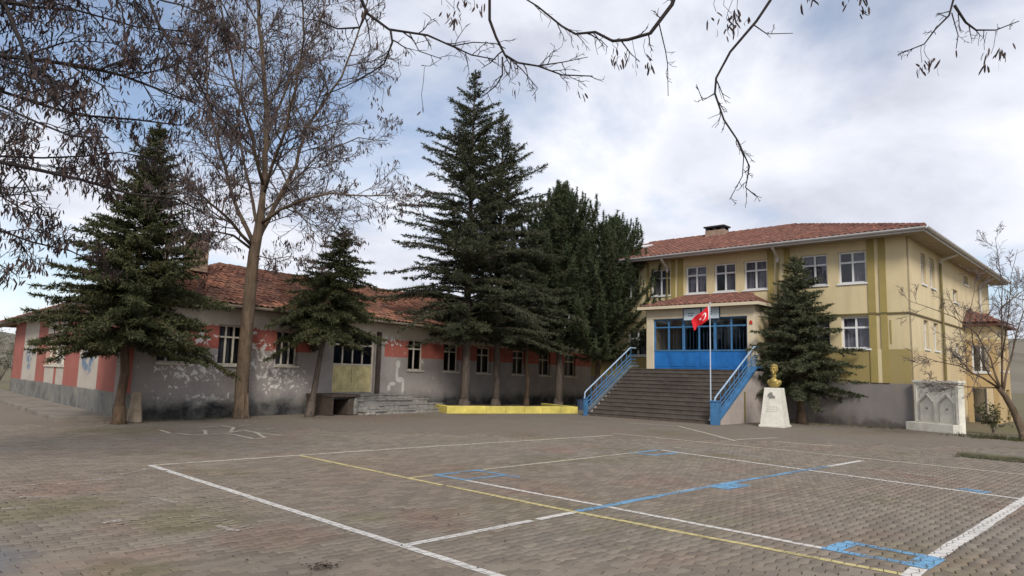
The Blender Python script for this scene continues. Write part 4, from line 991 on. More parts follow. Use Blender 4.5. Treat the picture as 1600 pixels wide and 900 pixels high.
# ---- entrance stairs
NS, RISE, RUN = 13, 2.05 / 13, .25
SB = PX0 - .25 - RUN * NS      # foot of the stairs, local x
ss = thing('entrance_stairs', yworld(SB, 8.0), TH)
tag(ss, 'wide dark flight of steps with blue sides leading to the blue entrance', 'stairs')
ya, yb_ = -2.75, 2.95          # across, relative to 8.0
for k in range(NS):
    m = MB(); zt = RISE * (k + 1); x = RUN * k
    m.box((x, ya, zt - RISE), (x + RUN + .12, yb_, zt - .04)); m.build('riser', MAT['step'], ss)
    m = MB(); m.box((x - .025, ya + .01, zt - .04), (x + RUN + .1, yb_ - .01, zt)); m.build('tread', MAT['step'], ss, bevel=.008)
m = MB(); m.box((RUN * NS + .101, ya, 2.05 - .16), (RUN * NS + .25 + 1.9, yb_, 2.05)); m.build('landing', MAT['step'], ss)
lx = RUN * NS
for yy0, yy1, nm in ((ya - .22, ya - .005, 'r'), (yb_ + .005, yb_ + .22, 'l')):
    m = MB(); m.prism([(0.05, 0), (lx + 2.1, 0), (lx + 2.1, 2.02), (lx, 2.02), (.05, .14)], yy0, yy1, fn=lambda x, y, z: (x, z, y)); m.build('side_wall', MAT['stair_wall'], ss)
    m = MB(); m.prism([(-.05, .16), (lx - .02, 2.14), (lx + .5, 2.14), (lx + .5, 2.22), (lx - .05, 2.22), (-.05, .26)], yy0 - .03, yy1 + .02, fn=lambda x, y, z: (x, z, y)); m.build('stringer', MAT['rail_blue' if nm == 'r' else 'stringer_old'], ss)
    m = MB(); ym = (yy0 + yy1) / 2
    hp = .13 if nm == 'r' else .07; hz = .84 if nm == 'r' else .7
    m.box((-.05 - 2 * hp, ym - hp, 0), (-.052, ym + hp, hz)); m.box((-.08 - 2 * hp, ym - hp - .02, hz), (-.03, ym + hp + .02, hz + .04)); m.build('newel_post', MAT['rail_blue'], ss, bevel=.008)
    m = MB(); m.tube([(-.2, ym, hz), (-.18, ym, .96), (-.05, ym, 1.05), (lx, ym, 3.0), (lx + .45, ym, 3.0)], .032, 8); m.build('handrail', MAT['handrail'], ss)
    m = MB(); m.tube([(-.05, ym, .72), (lx, ym, 2.66), (lx + .45, ym, 2.66)], .022, 6); m.build('lower_rail', MAT['rail_blue'], ss)
    for zo in (.36, .52):
        m = MB(); m.tube([(-.05, ym, zo + .02), (lx, ym, 1.96 + zo), (lx + .45, ym, 1.96 + zo)], .022, 6); m.build('lower_rail', MAT['rail_blue'], ss)
    for k in range(9):
        x = .25 + k * (lx - .2) / 8; m = MB(); m.tube([(x, ym, .28 + x * 1.98 / lx), (x, ym, 1.05 + x * 1.95 / lx)], .016, 6); m.build('baluster', MAT['rail_blue'], ss)
m = MB(); m.tube([(lx * .62, ya - .25, .05), (lx * .62, ya - .25, 1.2)], .035, 8); m.build('drain_pipe', MAT['pipe_olive'], ss)

# ---- flagpole and flag
fp0 = yworld(SB - .02, 8.0 + ya + .14); fpz = RISE
FP = thing('flagpole', (fp0.x, fp0.y, .0), TH); tag(FP, 'pale flagpole standing at the right foot of the entrance stairs', 'flagpole')
m = MB(); m.tube([(0, 0, .14), (0, 0, 2.6), (0, 0, 4.44)], [.026, .022, .017], 10); m.build('pole', MAT['pole'], FP)
m = MB(); m.lathe([(.001, 4.44), (.032, 4.455), (.036, 4.485), (.02, 4.51), (.001, 4.52)], 10); m.build('finial', MAT['pole'], FP)
m = MB(); m.lathe([(.09, .14), (.09, .17), (.05, .19), (.04, .30)], 12); m.build('base_plate', MAT['pole'], FP)
FL = thing('national_flag', (fp0.x, fp0.y, 4.40), 0); tag(FL, 'red flag with white crescent and star hanging from the pole by the stairs', 'flag')
fdir = Vector((-.69, .66, 0)); fside = Vector((.66, .69, 0))
def flagp(u, v, lift=0.0):        # u 0..1 away from the pole, v 0..1 downwards
    x = u * .70 * (1 - .12 * v); zz = -.03 - v * .50 - u * .44 * (1 - .25 * v) - .10 * u * u
    wv = .07 * math.sin(u * 9 + v * 2.0) * (.3 + u) + .03 * math.sin(u * 17 - v * 4)
    return fdir * (x + .03) + fside * (wv - lift) + Vector((0, 0, zz + .02 * math.sin(u * 11)))
def flag_grid(nu, nv, inside, mat, name, lift, u0=0, u1=1, v0=0, v1=1):
    m = MB(); idx = {}
    for i in range(nu):
        for j in range(nv):
            uu, vv = u0 + (u1 - u0) * (i + .5) / nu, v0 + (v1 - v0) * (j + .5) / nv
            if not inside(uu, vv): continue
            q = []
            for di, dj in ((0, 0), (1, 0), (1, 1), (0, 1)):
                key = (i + di, j + dj)
                if key not in idx:
                    idx[key] = len(m.v); m.v.append(tuple(flagp(u0 + (u1 - u0) * key[0] / nu, v0 + (v1 - v0) * key[1] / nv, lift)))
                q.append(idx[key])
            m.f.append(tuple(q)); m.mi.append(0)
    o = m.build(name, MAT[mat], FL, smooth=True)
    so_ = o.modifiers.new('thick', 'SOLIDIFY'); so_.thickness = .003
    return o
flag_grid(30, 20, lambda u, v: True, 'red_flag', 'cloth', 0)
cres = lambda u, v: ((u - .33) / .167) ** 2 + ((v - .5) / .25) ** 2 < 1 and ((u - .372) / .133) ** 2 + ((v - .5) / .2) ** 2 > 1
flag_grid(60, 60, cres, 'white_flag', 'crescent', .006, .14, .54, .22, .78)
def star(u, v):
    x, y = (u - .545) / 1.0 * 1.5, (v - .5); r = math.hypot(x, y); a = math.atan2(y, x) + math.pi
    k = (a % (2 * math.pi / 5)) - math.pi / 5
    return r < .115 * math.cos(math.pi / 5 * 2) / math.cos(abs(abs(k) - math.pi / 5) * 1 - math.pi / 5 * 2 + 0) if abs(math.cos(abs(abs(k) - math.pi / 5) - math.pi * .4)) > 1e-3 else False
flag_grid(40, 40, lambda u, v: star(u, v), 'white_flag', 'star', .006, .44, .65, .36, .64)
m = MB(); m.add([tuple(flagp(0, v / 10, .004)) for v in range(11)] + [tuple(flagp(.05, v / 10, .004)) for v in range(11)], [(i, i + 1, 12 + i, 11 + i) for i in range(10)]); m.build('hoist_band', MAT['white_flag'], FL)

# ---- bust on its pedestal
bp = onground(1211, 667); BU = thing('pedestal', (bp.x, bp.y, 0), rad(8))
tag(BU, 'tapering white marble pedestal beneath the golden bust', 'pedestal')
m = MB(); hw = .41; tw = .275; H_ = 1.40
m.add([(-hw, -hw, .08), (hw, -hw, .08), (hw, hw, .08), (-hw, hw, .08), (-tw, -tw, H_), (tw, -tw, H_), (tw, tw, H_), (-tw, tw, H_)], [(0, 3, 2, 1), (4, 5, 6, 7), (0, 1, 5, 4), (1, 2, 6, 5), (2, 3, 7, 6), (3, 0, 4, 7)])
m.build('shaft', MAT['marble'], BU, bevel=.012)
m = MB(); m.box((-.45, -.45, 0), (.45, .45, .08)); m.build('plinth', MAT['marble'], BU, bevel=.015)
m = MB()
for k in range(26):
    a = rnd.uniform(0, 6.28); r = rnd.uniform(0, .13); y_, z_ = math.cos(a) * r, 1.12 + math.sin(a) * r * .7
    x_ = -(hw + (tw - hw) * (z_ - .08) / (H_ - .08)); s_ = rnd.uniform(.02, .05)
    m.box((x_ - .02 - rnd.uniform(0, .015), y_ - s_, z_ - s_), (x_ + .02, y_ + s_, z_ + s_ * .8))
m.build('relief', MAT['relief'], BU, bevel=.004)
m = MB()
for k, z_ in enumerate((.72, .64, .56)):
    x_ = -(hw + (tw - hw) * (z_ - .08) / (H_ - .08))
    yy = -.2
    while yy < .2: ln = rnd.uniform(.05, .12); m.box((x_ - .004, yy, z_ - .012), (x_ + .01, min(yy + ln, .24), z_ + .012)); yy += ln + .03
m.build('inscription', MAT['fount_line'], BU)
bm = bmesh.new()
def ball(c, r, s=(1, 1, 1), rot=None):
    g = bmesh.ops.create_icosphere(bm, subdivisions=3, radius=r)
    for v in g['verts']:
        co = Vector((v.co.x * s[0], v.co.y * s[1], v.co.z * s[2]))
        if rot: co.rotate(rot)
        v.co = co + Vector(c)
# faces -x; chest, shoulders, neck, head, brow, nose, jaw, ears, hair
ball((.02, 0, .13), .17, (.85, 1.28, .85)); ball((-.03, 0, .2), .13, (.8, 1.2, .9)); ball((.02, .17, .17), .10, (.9, .8, .9)); ball((.02, -.17, .17), .10, (.9, .8, .9))
ball((.015, 0, .37), .075, (1, 1, 1.9)); ball((.02, 0, .60), .145, (1.06, .84, 1.12)); ball((-.055, 0, .51), .085, (1, .88, 1.15)); ball((-.115, 0, .455), .042, (1, 1.1, .85))
ball((-.125, 0, .625), .05, (.55, 1.9, .42)); ball((-.160, 0, .565), .026, (1.1, .75, 1.7)); ball((-.178, 0, .545), .019, (1.1, 1.2, .9)); ball((-.145, 0, .497), .022, (.6, 1.7, .45)); ball((-.14, 0, .477), .02, (.6, 1.5, .5))
for s_ in (-1, 1):
    ball((.025, s_ * .122, .565), .035, (.8, .45, 1.25)); ball((-.105, s_ * .065, .545), .032, (.8, 1, .9)); ball((-.128, s_ * .048, .598), .017, (.7, 1.3, .8))
    ball((-.09, s_ * .06, .24), .05, (.35, .6, 2.0), Matrix.Rotation(s_ * .5, 3, 'X').to_quaternion())
ball((.05, 0, .655), .145, (1.02, .88, .85)); ball((-.075, 0, .70), .06, (.9, 1.5, .55))
me = bpy.data.meshes.new('bust'); bm.to_mesh(me); bm.free(); me.materials.append(MAT['gold'])
bo = bpy.data.objects.new('bust', me); col.objects.link(bo)
rmod = bo.modifiers.new('remesh', 'REMESH'); rmod.mode = 'VOXEL'; rmod.voxel_size = .010; rmod.use_smooth_shade = True
sm_ = bo.modifiers.new('smooth', 'SMOOTH'); sm_.iterations = 2; sm_.factor = .5
bo.location = (bp.x, bp.y, H_ + .005); bo.rotation_euler = (0, 0, rad(8)); bo.scale = (1.05, 1.05, 1.12)
tag(bo, 'golden head and shoulders bust on the white pedestal', 'bust')

# ---- stone fountain with two ogee niches
f0, f1 = onground(1428, 671), onground(1506, 678.5)
FO = thing('stone_fountain', tuple((f0 + f1) / 2), 0)
fd = (f1 - f0).normalized(); FO.rotation_euler = (0, 0, math.atan2(fd.y, fd.x)); FW = (f1 - f0).length
tag(FO, 'cream stone wall fountain with two pointed arch niches', 'fountain')
hw = FW / 2 - .1; FH = 1.72     # local: x across, front at -y
def ogee(cx, w_, zb, zs, za, k=9):
    pts = [(cx - w_, zb), (cx - w_, zs)]
    for i in range(1, k + 1):
        t = i / k; pts.append((cx - w_ * (1 - t) ** 1.0 * (1 - .18 * math.sin(t * math.pi * 2)), zs + (za - zs) * (t + .12 * math.sin(t * math.pi * 2))))
    r_ = [(2 * cx - x, z) for x, z in pts[::-1][1:]]
    return pts + r_
m = MB(); m.box((-hw, .0, .0), (hw, .24, FH)); m.build('back_slab', MAT['fount'], FO, bevel=.01)
for cxn in (-hw * .44, hw * .46):
    pr = ogee(cxn, hw * .34, .36, 1.02, 1.36); inner = ogee(cxn, hw * .34 - .05, .36, 1.0, 1.27)
    m = MB(); n_ = len(pr); V = [(x, -.05, z) for x, z in pr] + [(x, -.05, z) for x, z in inner] + [(x, .001, z) for x, z in pr] + [(x, .001, z) for x, z in inner]
    F = []
    for i in range(n_ - 1): F += [(i, i + 1, n_ + i + 1, n_ + i), (i + 1, i, 2 * n_ + i, 2 * n_ + i + 1), (n_ + i, n_ + i + 1, 3 * n_ + i + 1, 3 * n_ + i)]
    m.add(V, F); m.build('niche_arch', MAT['fount_line'], FO)
    m = MB(); m.add([(x, -.004, z) for x, z in inner], [tuple(range(len(inner)))]); m.build('niche_panel', MAT['marble'], FO)
    m = MB(); m.lathe([(.001, 0), (.045, 0), (.05, .012), (.03, .03), (.012, .09), (.001, .095)], 12); sp_ = m.build('spout', MAT['relief'], FO)
    sp_.rotation_euler = (rad(90), 0, 0); sp_.location = (cxn, -.005, .82)
m = MB(); m.prism([(-hw - .05, -.07), (hw + .05, -.07), (hw + .05, .28), (-hw - .05, .28)], FH, FH + .09); m.box((-hw - .02, -.04, FH - .05), (hw + .02, .26, FH - .001)); m.build('cornice', MAT['fount'], FO, bevel=.012)
for s_ in (-1, 1):
    m = MB(); m.box((s_ * hw - (.11 if s_ > 0 else -.0), -.045, .301), (s_ * hw + (.0 if s_ > 0 else .11), -.001, FH - .051)); m.build('side_pilaster', MAT['fount'], FO, bevel=.006)
m = MB(); m.box((-.16, -.03, 1.42), (.16, -.001, 1.56)); m.box((-.3, -.02, 1.47), (-.165, -.001, 1.53)); m.box((.165, -.02, 1.47), (.3, -.001, 1.53)); m.build('carved_crest', MAT['fount_line'], FO, bevel=.01)
tr = MB(); x2 = hw + .06
tr.box((-x2, -.42, 0), (x2, -.32, .30)); tr.box((-x2, -.319, 0), (-x2 + .1, -.001, .30)); tr.box((x2 - .1, -.319, 0), (x2, -.001, .30)); tr.box((-x2 + .101, -.318, 0), (x2 - .101, -.002, .14)); tr.build('trough', MAT['fount'], FO, bevel=.01)
m = MB(); m.box((-x2 - .3, -.75, -.04), (x2 + .4, .6, .045)); m.build('footing', MAT['mossy'], FO, bevel=.01).location = (0, 0, -.05)

# ---- yellow low wall round the planting bed
k0, k1 = onground(698, 646), onground(903, 646)
kd = (k1 - k0).normalized(); kn = Vector((-kd.y, kd.x, 0)); kn = kn if kn.dot(k0) > 0 else -kn
PLW = thing('planter_wall', tuple(k0), math.atan2(kd.y, kd.x)); tag(PLW, 'long low yellow painted wall in front of the tall conifers', 'planter wall')
LK = (k1 - k0).length; nn = 7
for k in range(nn):
    m = MB(); m.box((LK * k / nn + (.004 if k else 0), 0, -.02), (LK * (k + 1) / nn, .22, .30 + rnd.uniform(-.006, .006))); m.build('kerb_block', MAT['yellow_kerb'], PLW, bevel=.02)
for xa in (0.0, LK - .22):
    m = MB(); m.box((xa, .225, -.02), (xa + .22, 3.2, .30)); m.build('kerb_block', MAT['yellow_kerb'], PLW, bevel=.02)
m = MB(); n_ = 24
V = []; F = []
for i in range(n_ + 1):
    for j in range(9):
        x, y = .2 + (LK - .4) * i / n_, .2 + 3.2 * j / 8; V.append((x, y, .2 + .06 * mnoise.noise(Vector((x * 1.2, y * 1.2, 3)))))
for i in range(n_):
    for j in range(8): a = i * 9 + j; F.append((a, a + 9, a + 10, a + 1))
np_mesh('bed_soil', V, F, MAT['soil'], PLW)
p = onground(908, 643)
m = MB(); m.lathe([(.2, 0), (.24, .45), (.26, .5), (.22, .5), (.2, .1)], 14); o = m.build('waste_bin', MAT['sign_edge']); o.location = (p.x + 1.2, p.y + 1.0, 0); tag(o, 'dark blue bin beside the end of the yellow wall', 'bin')

# ================================================================== TREES
def rv(r): return Vector((r.gauss(0, 1), r.gauss(0, 1), r.gauss(0, 1)))
class Bare:
    """a leafless tree: limbs (trunk mesh), twigs (crown mesh) and hanging pods"""
    def __init__(s, seed): s.r = random.Random(seed); s.limb = MB(); s.tw = MB(); s.podat = []
    def along(s, pts, r0, r1, n, ln, lvl=1, sides=7, start=.15, trop=.06, ang=(35, 70), minr=.005, pod=.3, maxl=3, cnt=(0, 9, 6, 4), ratio=.5, mesh=None):
        pts = [Vector(p) for p in pts]
        # refine with a little crookedness
        P = [pts[0]]
        for a, b in zip(pts[:-1], pts[1:]):
            k = max(1, int((b - a).length / .45))
            for i in range(1, k + 1):
                q = a + (b - a) * (i / k)
                if i < k: q = q + rv(s.r) * (.035 * (b - a).length / k)
                P.append(q)
        L_ = len(P); R_ = [r0 + (r1 - r0) * (i / (L_ - 1)) ** .8 for i in range(L_)]
        (mesh or s.limb).tube(P, R_, sides)
        for k in range(n):
            t = start + (1 - start) * ((k + s.r.random()) / n); f = t * (L_ - 1); i = min(int(f), L_ - 2)
            p = P[i] + (P[i + 1] - P[i]) * (f - i); d = (P[i + 1] - P[i]).normalized()
            s.branch(p, d, ln * (1.15 - .6 * t) * s.r.uniform(.6, 1.25), min(R_[i] * .6, ln * .012 + .004), lvl, trop, ang, minr, pod, maxl, cnt, ratio)
        return P
    def branch(s, p, d, ln, r, lvl, trop, ang, minr, pod, maxl, cnt, ratio):
        a = rad(s.r.uniform(*ang)); ax = d.cross(rv(s.r)).normalized()
        d = (Matrix.Rotation(a, 3, ax) @ d).normalized()
        n = 5 if lvl == 1 else 4 if lvl == 2 else 3
        P = [p.copy()]; st = ln / n; D_ = [d]
        for i in range(n):
            d = (d + rv(s.r) * .16 + Vector((0, 0, trop))).normalized(); p = p + d * st; P.append(p.copy()); D_.append(d)
        r = max(r, minr); re = max(minr * .7, r * .35)
        s.tw.tube(P, [r + (re - r) * i / n for i in range(n + 1)], 4 if lvl == 1 else 3, cap=False)
        if lvl >= 2 and s.r.random() < pod: s.podat.append(P[-1])
        if lvl >= maxl: return
        m = max(1, int(cnt[lvl] * s.r.uniform(.7, 1.3)))
        for k in range(m):
            t = .2 + .8 * (k + s.r.random()) / m; i = min(int(t * n), n - 1); q = P[i] + (P[i + 1] - P[i]) * (t * n - i)
            s.branch(q, D_[i + 1], ln * ratio * (1.15 - .5 * t) * s.r.uniform(.6, 1.2), r * .6, lvl + 1, trop, ang, minr, pod, maxl, cnt, ratio)
    def finish(s, name, loc, mlimb, mtwig, podsize=.11, podw=.02, per=(2, 5)):
        root = thing(name, loc); off = Vector(loc)
        for m_ in (s.limb, s.tw): m_.v = [(v[0] - off.x, v[1] - off.y, v[2] - off.z) for v in m_.v]
        s.limb.build('trunk', mlimb, root, smooth=True)
        if s.tw.v: s.tw.build('crown', mtwig, root, kind='stuff')
        if s.podat:
            V = []; F = []
            for p in s.podat:
                for _ in range(s.r.randint(*per)):
                    q = p - off + rv(s.r) * podsize * .35; l_ = podsize * s.r.uniform(.6, 1.3); d = Vector((s.r.gauss(0, .35), s.r.gauss(0, .35), -1)).normalized()
                    sd_ = d.cross(rv(s.r)).normalized() * podw * s.r.uniform(.6, 1.1); be = d.cross(sd_).normalized() * l_ * s.r.uniform(-.12, .25); b = len(V)
                    V += [tuple(q), tuple(q + d * l_ * .3 + sd_ + be * .7), tuple(q + d * l_ * .3 - sd_ + be * .7), tuple(q + d * l_ * .75 + sd_ * .9 + be), tuple(q + d * l_ * .75 - sd_ * .9 + be), tuple(q + d * l_)]
                    F += [(b, b + 1, b + 2), (b + 1, b + 3, b + 4), (b + 1, b + 4, b + 2), (b + 3, b + 5, b + 4)]
            np_mesh('pods', V, F, MAT['pod'], root, 'stuff')
        return root

# ---- big bare locust in front of the old school
base = onground(376, 653); DB = 23.2
t = Bare(11); A = lambda x, y, d=0: at(x, y, DB + d)
tp = [Vector((base.x, base.y, -.1)), A(378, 600), A(385, 520), A(391, 450), A(397, 395)]
tp[1:] = [Vector((p.x, p.y, p.z)) for p in tp[1:]]
t.limb.tube([tp[0], tp[0] + Vector((0, 0, .22)), *tp[1:], A(403, 365), A(408, 330), A(411, 300)], [.28, .235, .22, .21, .20, .18, .155, .125, .09], 14)
for k in range(6):       # root flare
    a = k * 1.05 + .3; t.limb.tube([tp[0] + Vector((math.cos(a) * .34, math.sin(a) * .34, -.02)), tp[0] + Vector((math.cos(a) * .2, math.sin(a) * .2, .2)), tp[0] + Vector((math.cos(a) * .15, math.sin(a) * .15, .9))], [.05, .075, .055], 7)
kw = dict(trop=.05, ang=(30, 65), minr=.007, pod=.12, cnt=(0, 10, 7, 5), ratio=.52)
top = tp[-1]
for pts, r0, r1, n, ln in (
    ([top, A(408, 330), A(414, 267), A(417, 178), A(410, 90), A(400, -20), A(398, -110)], .20, .05, 22, 2.6),
    ([A(402, 380), A(425, 330, .3), A(463, 258, .8), A(481, 196, 1.0), A(534, 120, 1.2), A(560, 50, 1.2), A(580, -30, 1.0)], .13, .03, 17, 2.2),
    ([A(407, 350), A(440, 326, -.5), A(480, 310, -.9), A(517, 302, -1.2), A(575, 306, -1.3), A(620, 304, -1.3)], .10, .02, 14, 1.7),
    ([A(398, 385), A(420, 345, 1.0), A(450, 290, 2.2), A(500, 240, 3.0), A(560, 215, 3.3), A(605, 220, 3.4)], .10, .02, 14, 1.9),
    ([A(396, 380), A(372, 330, .4), A(352, 262, .9), A(330, 190, 1.2), A(322, 110, 1.3), A(330, 20, 1.0)], .12, .03, 16, 2.2),
    ([A(394, 390), A(365, 368, -.5), A(338, 362, -.9), A(300, 380, -1.3), A(270, 410, -1.5)], .08, .015, 11, 1.5),
    ([A(395, 385), A(360, 345, -1.0), A(310, 300, -2.0), A(262, 270, -2.6), A(215, 262, -2.8)], .10, .02, 14, 1.9),
    ([A(412, 290), A(395, 220, -1.0), A(375, 150, -1.8), A(352, 70, -2.2), A(345, -20, -2.4)], .10, .03, 14, 2.2),
    ([A(413, 300), A(440, 220, -1.2), A(462, 140, -2.0), A(475, 60, -2.4), A(470, -40, -2.5)], .10, .03, 14, 2.2),
    ([A(409, 330), A(455, 300, 1.6), A(510, 345, 2.0), A(545, 372, 2.1)], .06, .012, 9, 1.2),
    ([A(416, 215), A(450, 130, .8), A(500, 40, 1.5), A(520, -60, 1.7)], .08, .02, 12, 2.0),
    ([A(404, 360), A(390, 290, 1.8), A(370, 200, 3.0), A(380, 90, 3.6), A(390, -30, 3.8)], .10, .02, 14, 2.2),
    ([A(396, 398), A(425, 405, -.4), A(455, 400, -.6), A(480, 415, -.7)], .035, .01, 6, .9)):
    t.along(pts, r0 * .64, r1 * .7, int(n * 1.2), ln, sides=8, **kw)
o = t.finish('bare_locust_tree', (base.x, base.y, 0), MAT['bark_locust'], MAT['twig'], .16, .022, (2, 5))
tag(o, 'tall bare locust tree with thick ridged trunk before the old school', 'tree')

# ---- locust just outside the left border: its limbs reach in, hung with pods
t = Bare(23); tb = Vector((-2.6, 11.5, 0))
A = lambda x, y, d: at(x, y, d)
hub = tb + Vector((.25, .1, 3.3)); hub2 = tb + Vector((.5, .3, 4.8))
t.limb.tube([tb + Vector((0, 0, -.1)), tb + Vector((.02, 0, .4)), tb + Vector((.1, .05, 2)), hub, hub2, hub2 + Vector((.3, .2, 1.6))], [.38, .28, .25, .22, .15, .08], 12)
kw = dict(trop=-.01, ang=(25, 65), minr=.0045, pod=.42, cnt=(0, 9, 6, 4), ratio=.5)
for pts, r0, r1, n, ln in (
    ([hub2, A(-150, 75, 9.5), A(0, 87, 9.6), A(53, 93, 9.7), A(133, 104, 9.9), A(191, 118, 10.1), A(244, 138, 10.3), A(302, 160, 10.5)], .075, .012, 17, 1.15),
    ([hub2 + Vector((.3, .2, 1.5)), A(-60, -100, 9.4), A(9, 9, 9.2), A(40, 84, 9.0), A(58, 124, 9.0), A(84, 155, 9.0), A(124, 191, 9.1)], .06, .012, 14, 1.0),
    ([hub2 - Vector((0, 0, .4)), A(-160, 110, 10.2), A(0, 142, 10.4), A(89, 171, 10.8), A(124, 180, 11), A(213, 187, 11.3), A(284, 196, 11.6)], .07, .012, 16, 1.15),
    ([hub2 + Vector((.3, .2, 1.6)), A(60, -170, 9.4), A(231, -5, 9.0), A(249, 40, 9.0), A(276, 84, 9.0), A(311, 129, 9.1), A(329, 169, 9.2), A(391, 227, 9.4)], .06, .010, 16, 1.1),
    ([hub, A(-160, 240, 9.8), A(0, 253, 9.6), A(67, 267, 9.6), A(124, 280, 9.7), A(200, 302, 9.9), A(276, 311, 10.1), A(320, 333, 10.2)], .085, .012, 15, 1.0),
    ([hub2, A(-120, -20, 10.5), A(0, 4, 10.4), A(120, 16, 10.6), A(213, 42, 10.8), A(300, 50, 11)], .06, .010, 14, 1.15),
    ([hub, A(-120, 250, 11), A(0, 244, 11.2), A(133, 244, 11.5), A(187, 238, 11.7), A(250, 250, 12)], .05, .009, 12, 1.1),
    ([hub, A(-140, 140, 8.8), A(0, 165, 8.7), A(58, 191, 8.7), A(111, 213, 8.8), A(170, 215, 9)], .05, .009, 12, .95),
    ([hub - Vector((0, 0, .4)), A(-140, 330, 9.8), A(0, 360, 9.8), A(49, 378, 9.9), A(110, 392, 10), A(170, 420, 10.1)], .05, .008, 10, .8),
    ([hub - Vector((0, 0, .2)), A(-140, 280, 10.5), A(-10, 300, 10.5), A(40, 330, 10.6), A(90, 340, 10.7)], .04, .008, 10, .8),
    ([hub2 + Vector((.3, .2, 1.6)), A(-20, -200, 10.8), A(120, -70, 10.6), A(190, 10, 10.6), A(200, 90, 10.7), A(240, 160, 10.8)], .05, .009, 14, 1.1),
    ([hub2 + Vector((.3, .2, 1.2)), A(-60, -120, 10), A(70, -40, 9.9), A(150, 30, 9.9), A(180, 70, 9.9)], .05, .009, 12, 1.1),
    ([hub2 + Vector((.3, .2, 1.6)), A(100, -200, 10.4), A(300, -60, 10.2), A(350, 10, 10.2), A(375, 60, 10.3)], .045, .009, 12, 1.0),
    ([hub - Vector((0, 0, .7)), A(-120, 400, 9.6), A(-15, 405, 9.6), A(20, 425, 9.7)], .035, .007, 9, .6)):
    t.along(pts, r0, r1, int(n * 1.3), ln * 1.15, sides=6, start=.25, **kw)
o = t.finish('overhanging_locust_tree', tuple(tb), MAT['bark_dark'], MAT['twig_dark'], .115, .0125, (1, 4))
tag(o, 'dark bare limbs hung with seed pods reaching in from the left border', 'tree')

# ---- locust behind the viewer: twigs dangling into the top of the picture
t = Bare(31); tb = Vector((-2.4, -1.6, 0))
hb = tb + Vector((.5, .5, 5.2))
t.limb.tube([tb + Vector((0, 0, -.1)), tb + Vector((0, 0, .4)), tb + Vector((.2, .2, 2.5)), hb, hb + Vector((.8, .5, 1.6))], [.36, .26, .22, .17, .08], 12)
kw = dict(trop=-.03, ang=(25, 75), minr=.0026, pod=.0, cnt=(0, 4, 3, 2), ratio=.5, maxl=2)
D1 = 6.2
def dang(pts, r0, r1, n, ln, d=D1, dd=0.0, lead=None):
    P = [at(x, y, d + dd * i / max(1, len(pts) - 1)) for i, (x, y) in enumerate(pts)]
    if lead: P = [Vector(q) for q in lead] + P
    t.along(P, r0, r1, n, ln, sides=6, start=(.05 if not lead else .5), **kw); return P
top1 = at(560, -190, 5.8); top2 = at(900, -220, 5.9); top3 = at(1300, -210, 6.0)
t.along([hb, at(300, -330, 3.6), top1], .06, .03, 2, .8, sides=7, **kw)
t.along([hb + Vector((.8, .5, 1.4)), at(600, -420, 3.6), top2], .07, .032, 2, .8, sides=7, **kw)
t.along([hb + Vector((.4, .2, .8)), at(1100, -420, 3.8), top3], .06, .03, 2, .8, sides=7, **kw)
dang([(565, 0), (574, 21), (608, 46), (668, 55), (706, 72), (737, 86), (775, 93)], .022, .005, 10, .30, lead=[top1])
dang([(610, 46), (613, 66), (600, 100), (582, 112), (540, 135), (500, 151)], .012, .004, 7, .3)
dang([(572, 21), (562, 43), (527, 45), (500, 33), (470, 28)], .012, .004, 6, .3)
dang([(706, 72), (740, 66), (775, 68), (790, 76)], .006, .004, 3, .2)
dang([(640, 52), (655, 80), (690, 92), (672, 103)], .006, .003, 4, .2)
dang([(765, -5), (765, 31), (775, 58), (789, 86), (809, 98), (840, 103), (878, 117), (926, 119)], .020, .005, 11, .28, 6.0, lead=[top2])
dang([(785, 89), (785, 117), (775, 134), (754, 151)], .009, .004, 5, .22, 6.0)
dang([(840, 103), (880, 97), (919, 89)], .007, .003, 4, .18, 6.0)
dang([(789, 86), (815, 108), (840, 138), (832, 150)], .006, .003, 4, .16, 6.0)
dang([(816, -5), (840, 10), (878, 41), (899, 53), (930, 50), (957, 64), (981, 62), (1016, 52), (1050, 7), (1062, -30)], .006, .020, 13, .28, 6.3)
t.along([top2, at(1040, -180, 6.2), at(1062, -30, 6.3)], .028, .02, 2, .5, sides=6, **kw)
dang([(1030, 38), (1040, 80), (1043, 100), (1044, 150)], .006, .003, 3, .14, 6.3)
dang([(1204, 0), (1182, 33), (1141, 81), (1119, 122), (1117, 146), (1131, 187), (1153, 220), (1171, 260), (1165, 293), (1182, 307)], .017, .004, 9, .2, 5.6, lead=[top3, at(1235, -60, 5.8)])
dang([(1117, 146), (1098, 157), (1088, 132)], .006, .003, 2, .1, 5.6)
dang([(1178, 39), (1198, 53), (1239, 52)], .006, .003, 2, .12, 5.6)
dang([(1150, 215), (1162, 245), (1160, 275), (1140, 312)], .005, .003, 5, .12, 5.6)
dang([(1491, -5), (1483, 24), (1462, 45), (1444, 69), (1403, 85)], .014, .004, 6, .18, 5.9, lead=[top3, at(1470, -120, 5.9)])
dang([(1491, 8), (1509, 35), (1525, 47), (1556, 47), (1592, 33)], .012, .004, 6, .18, 5.9)
dang([(1487, 20), (1497, 55), (1494, 76)], .005, .003, 1, .1, 5.9)
def dropto(x, y0, y1, n, d):     # a thin stalk with pods at its end
    P = [at(x + rnd.uniform(-3, 3) * k, y0 + (y1 - y0) * k / 3, d) for k in range(4)]
    t.tw.tube(P, .0026, 3, cap=False)
    for k in range(n): t.podat.append(P[-1] + rv(t.r) * .03 - Vector((0, 0, .01)))
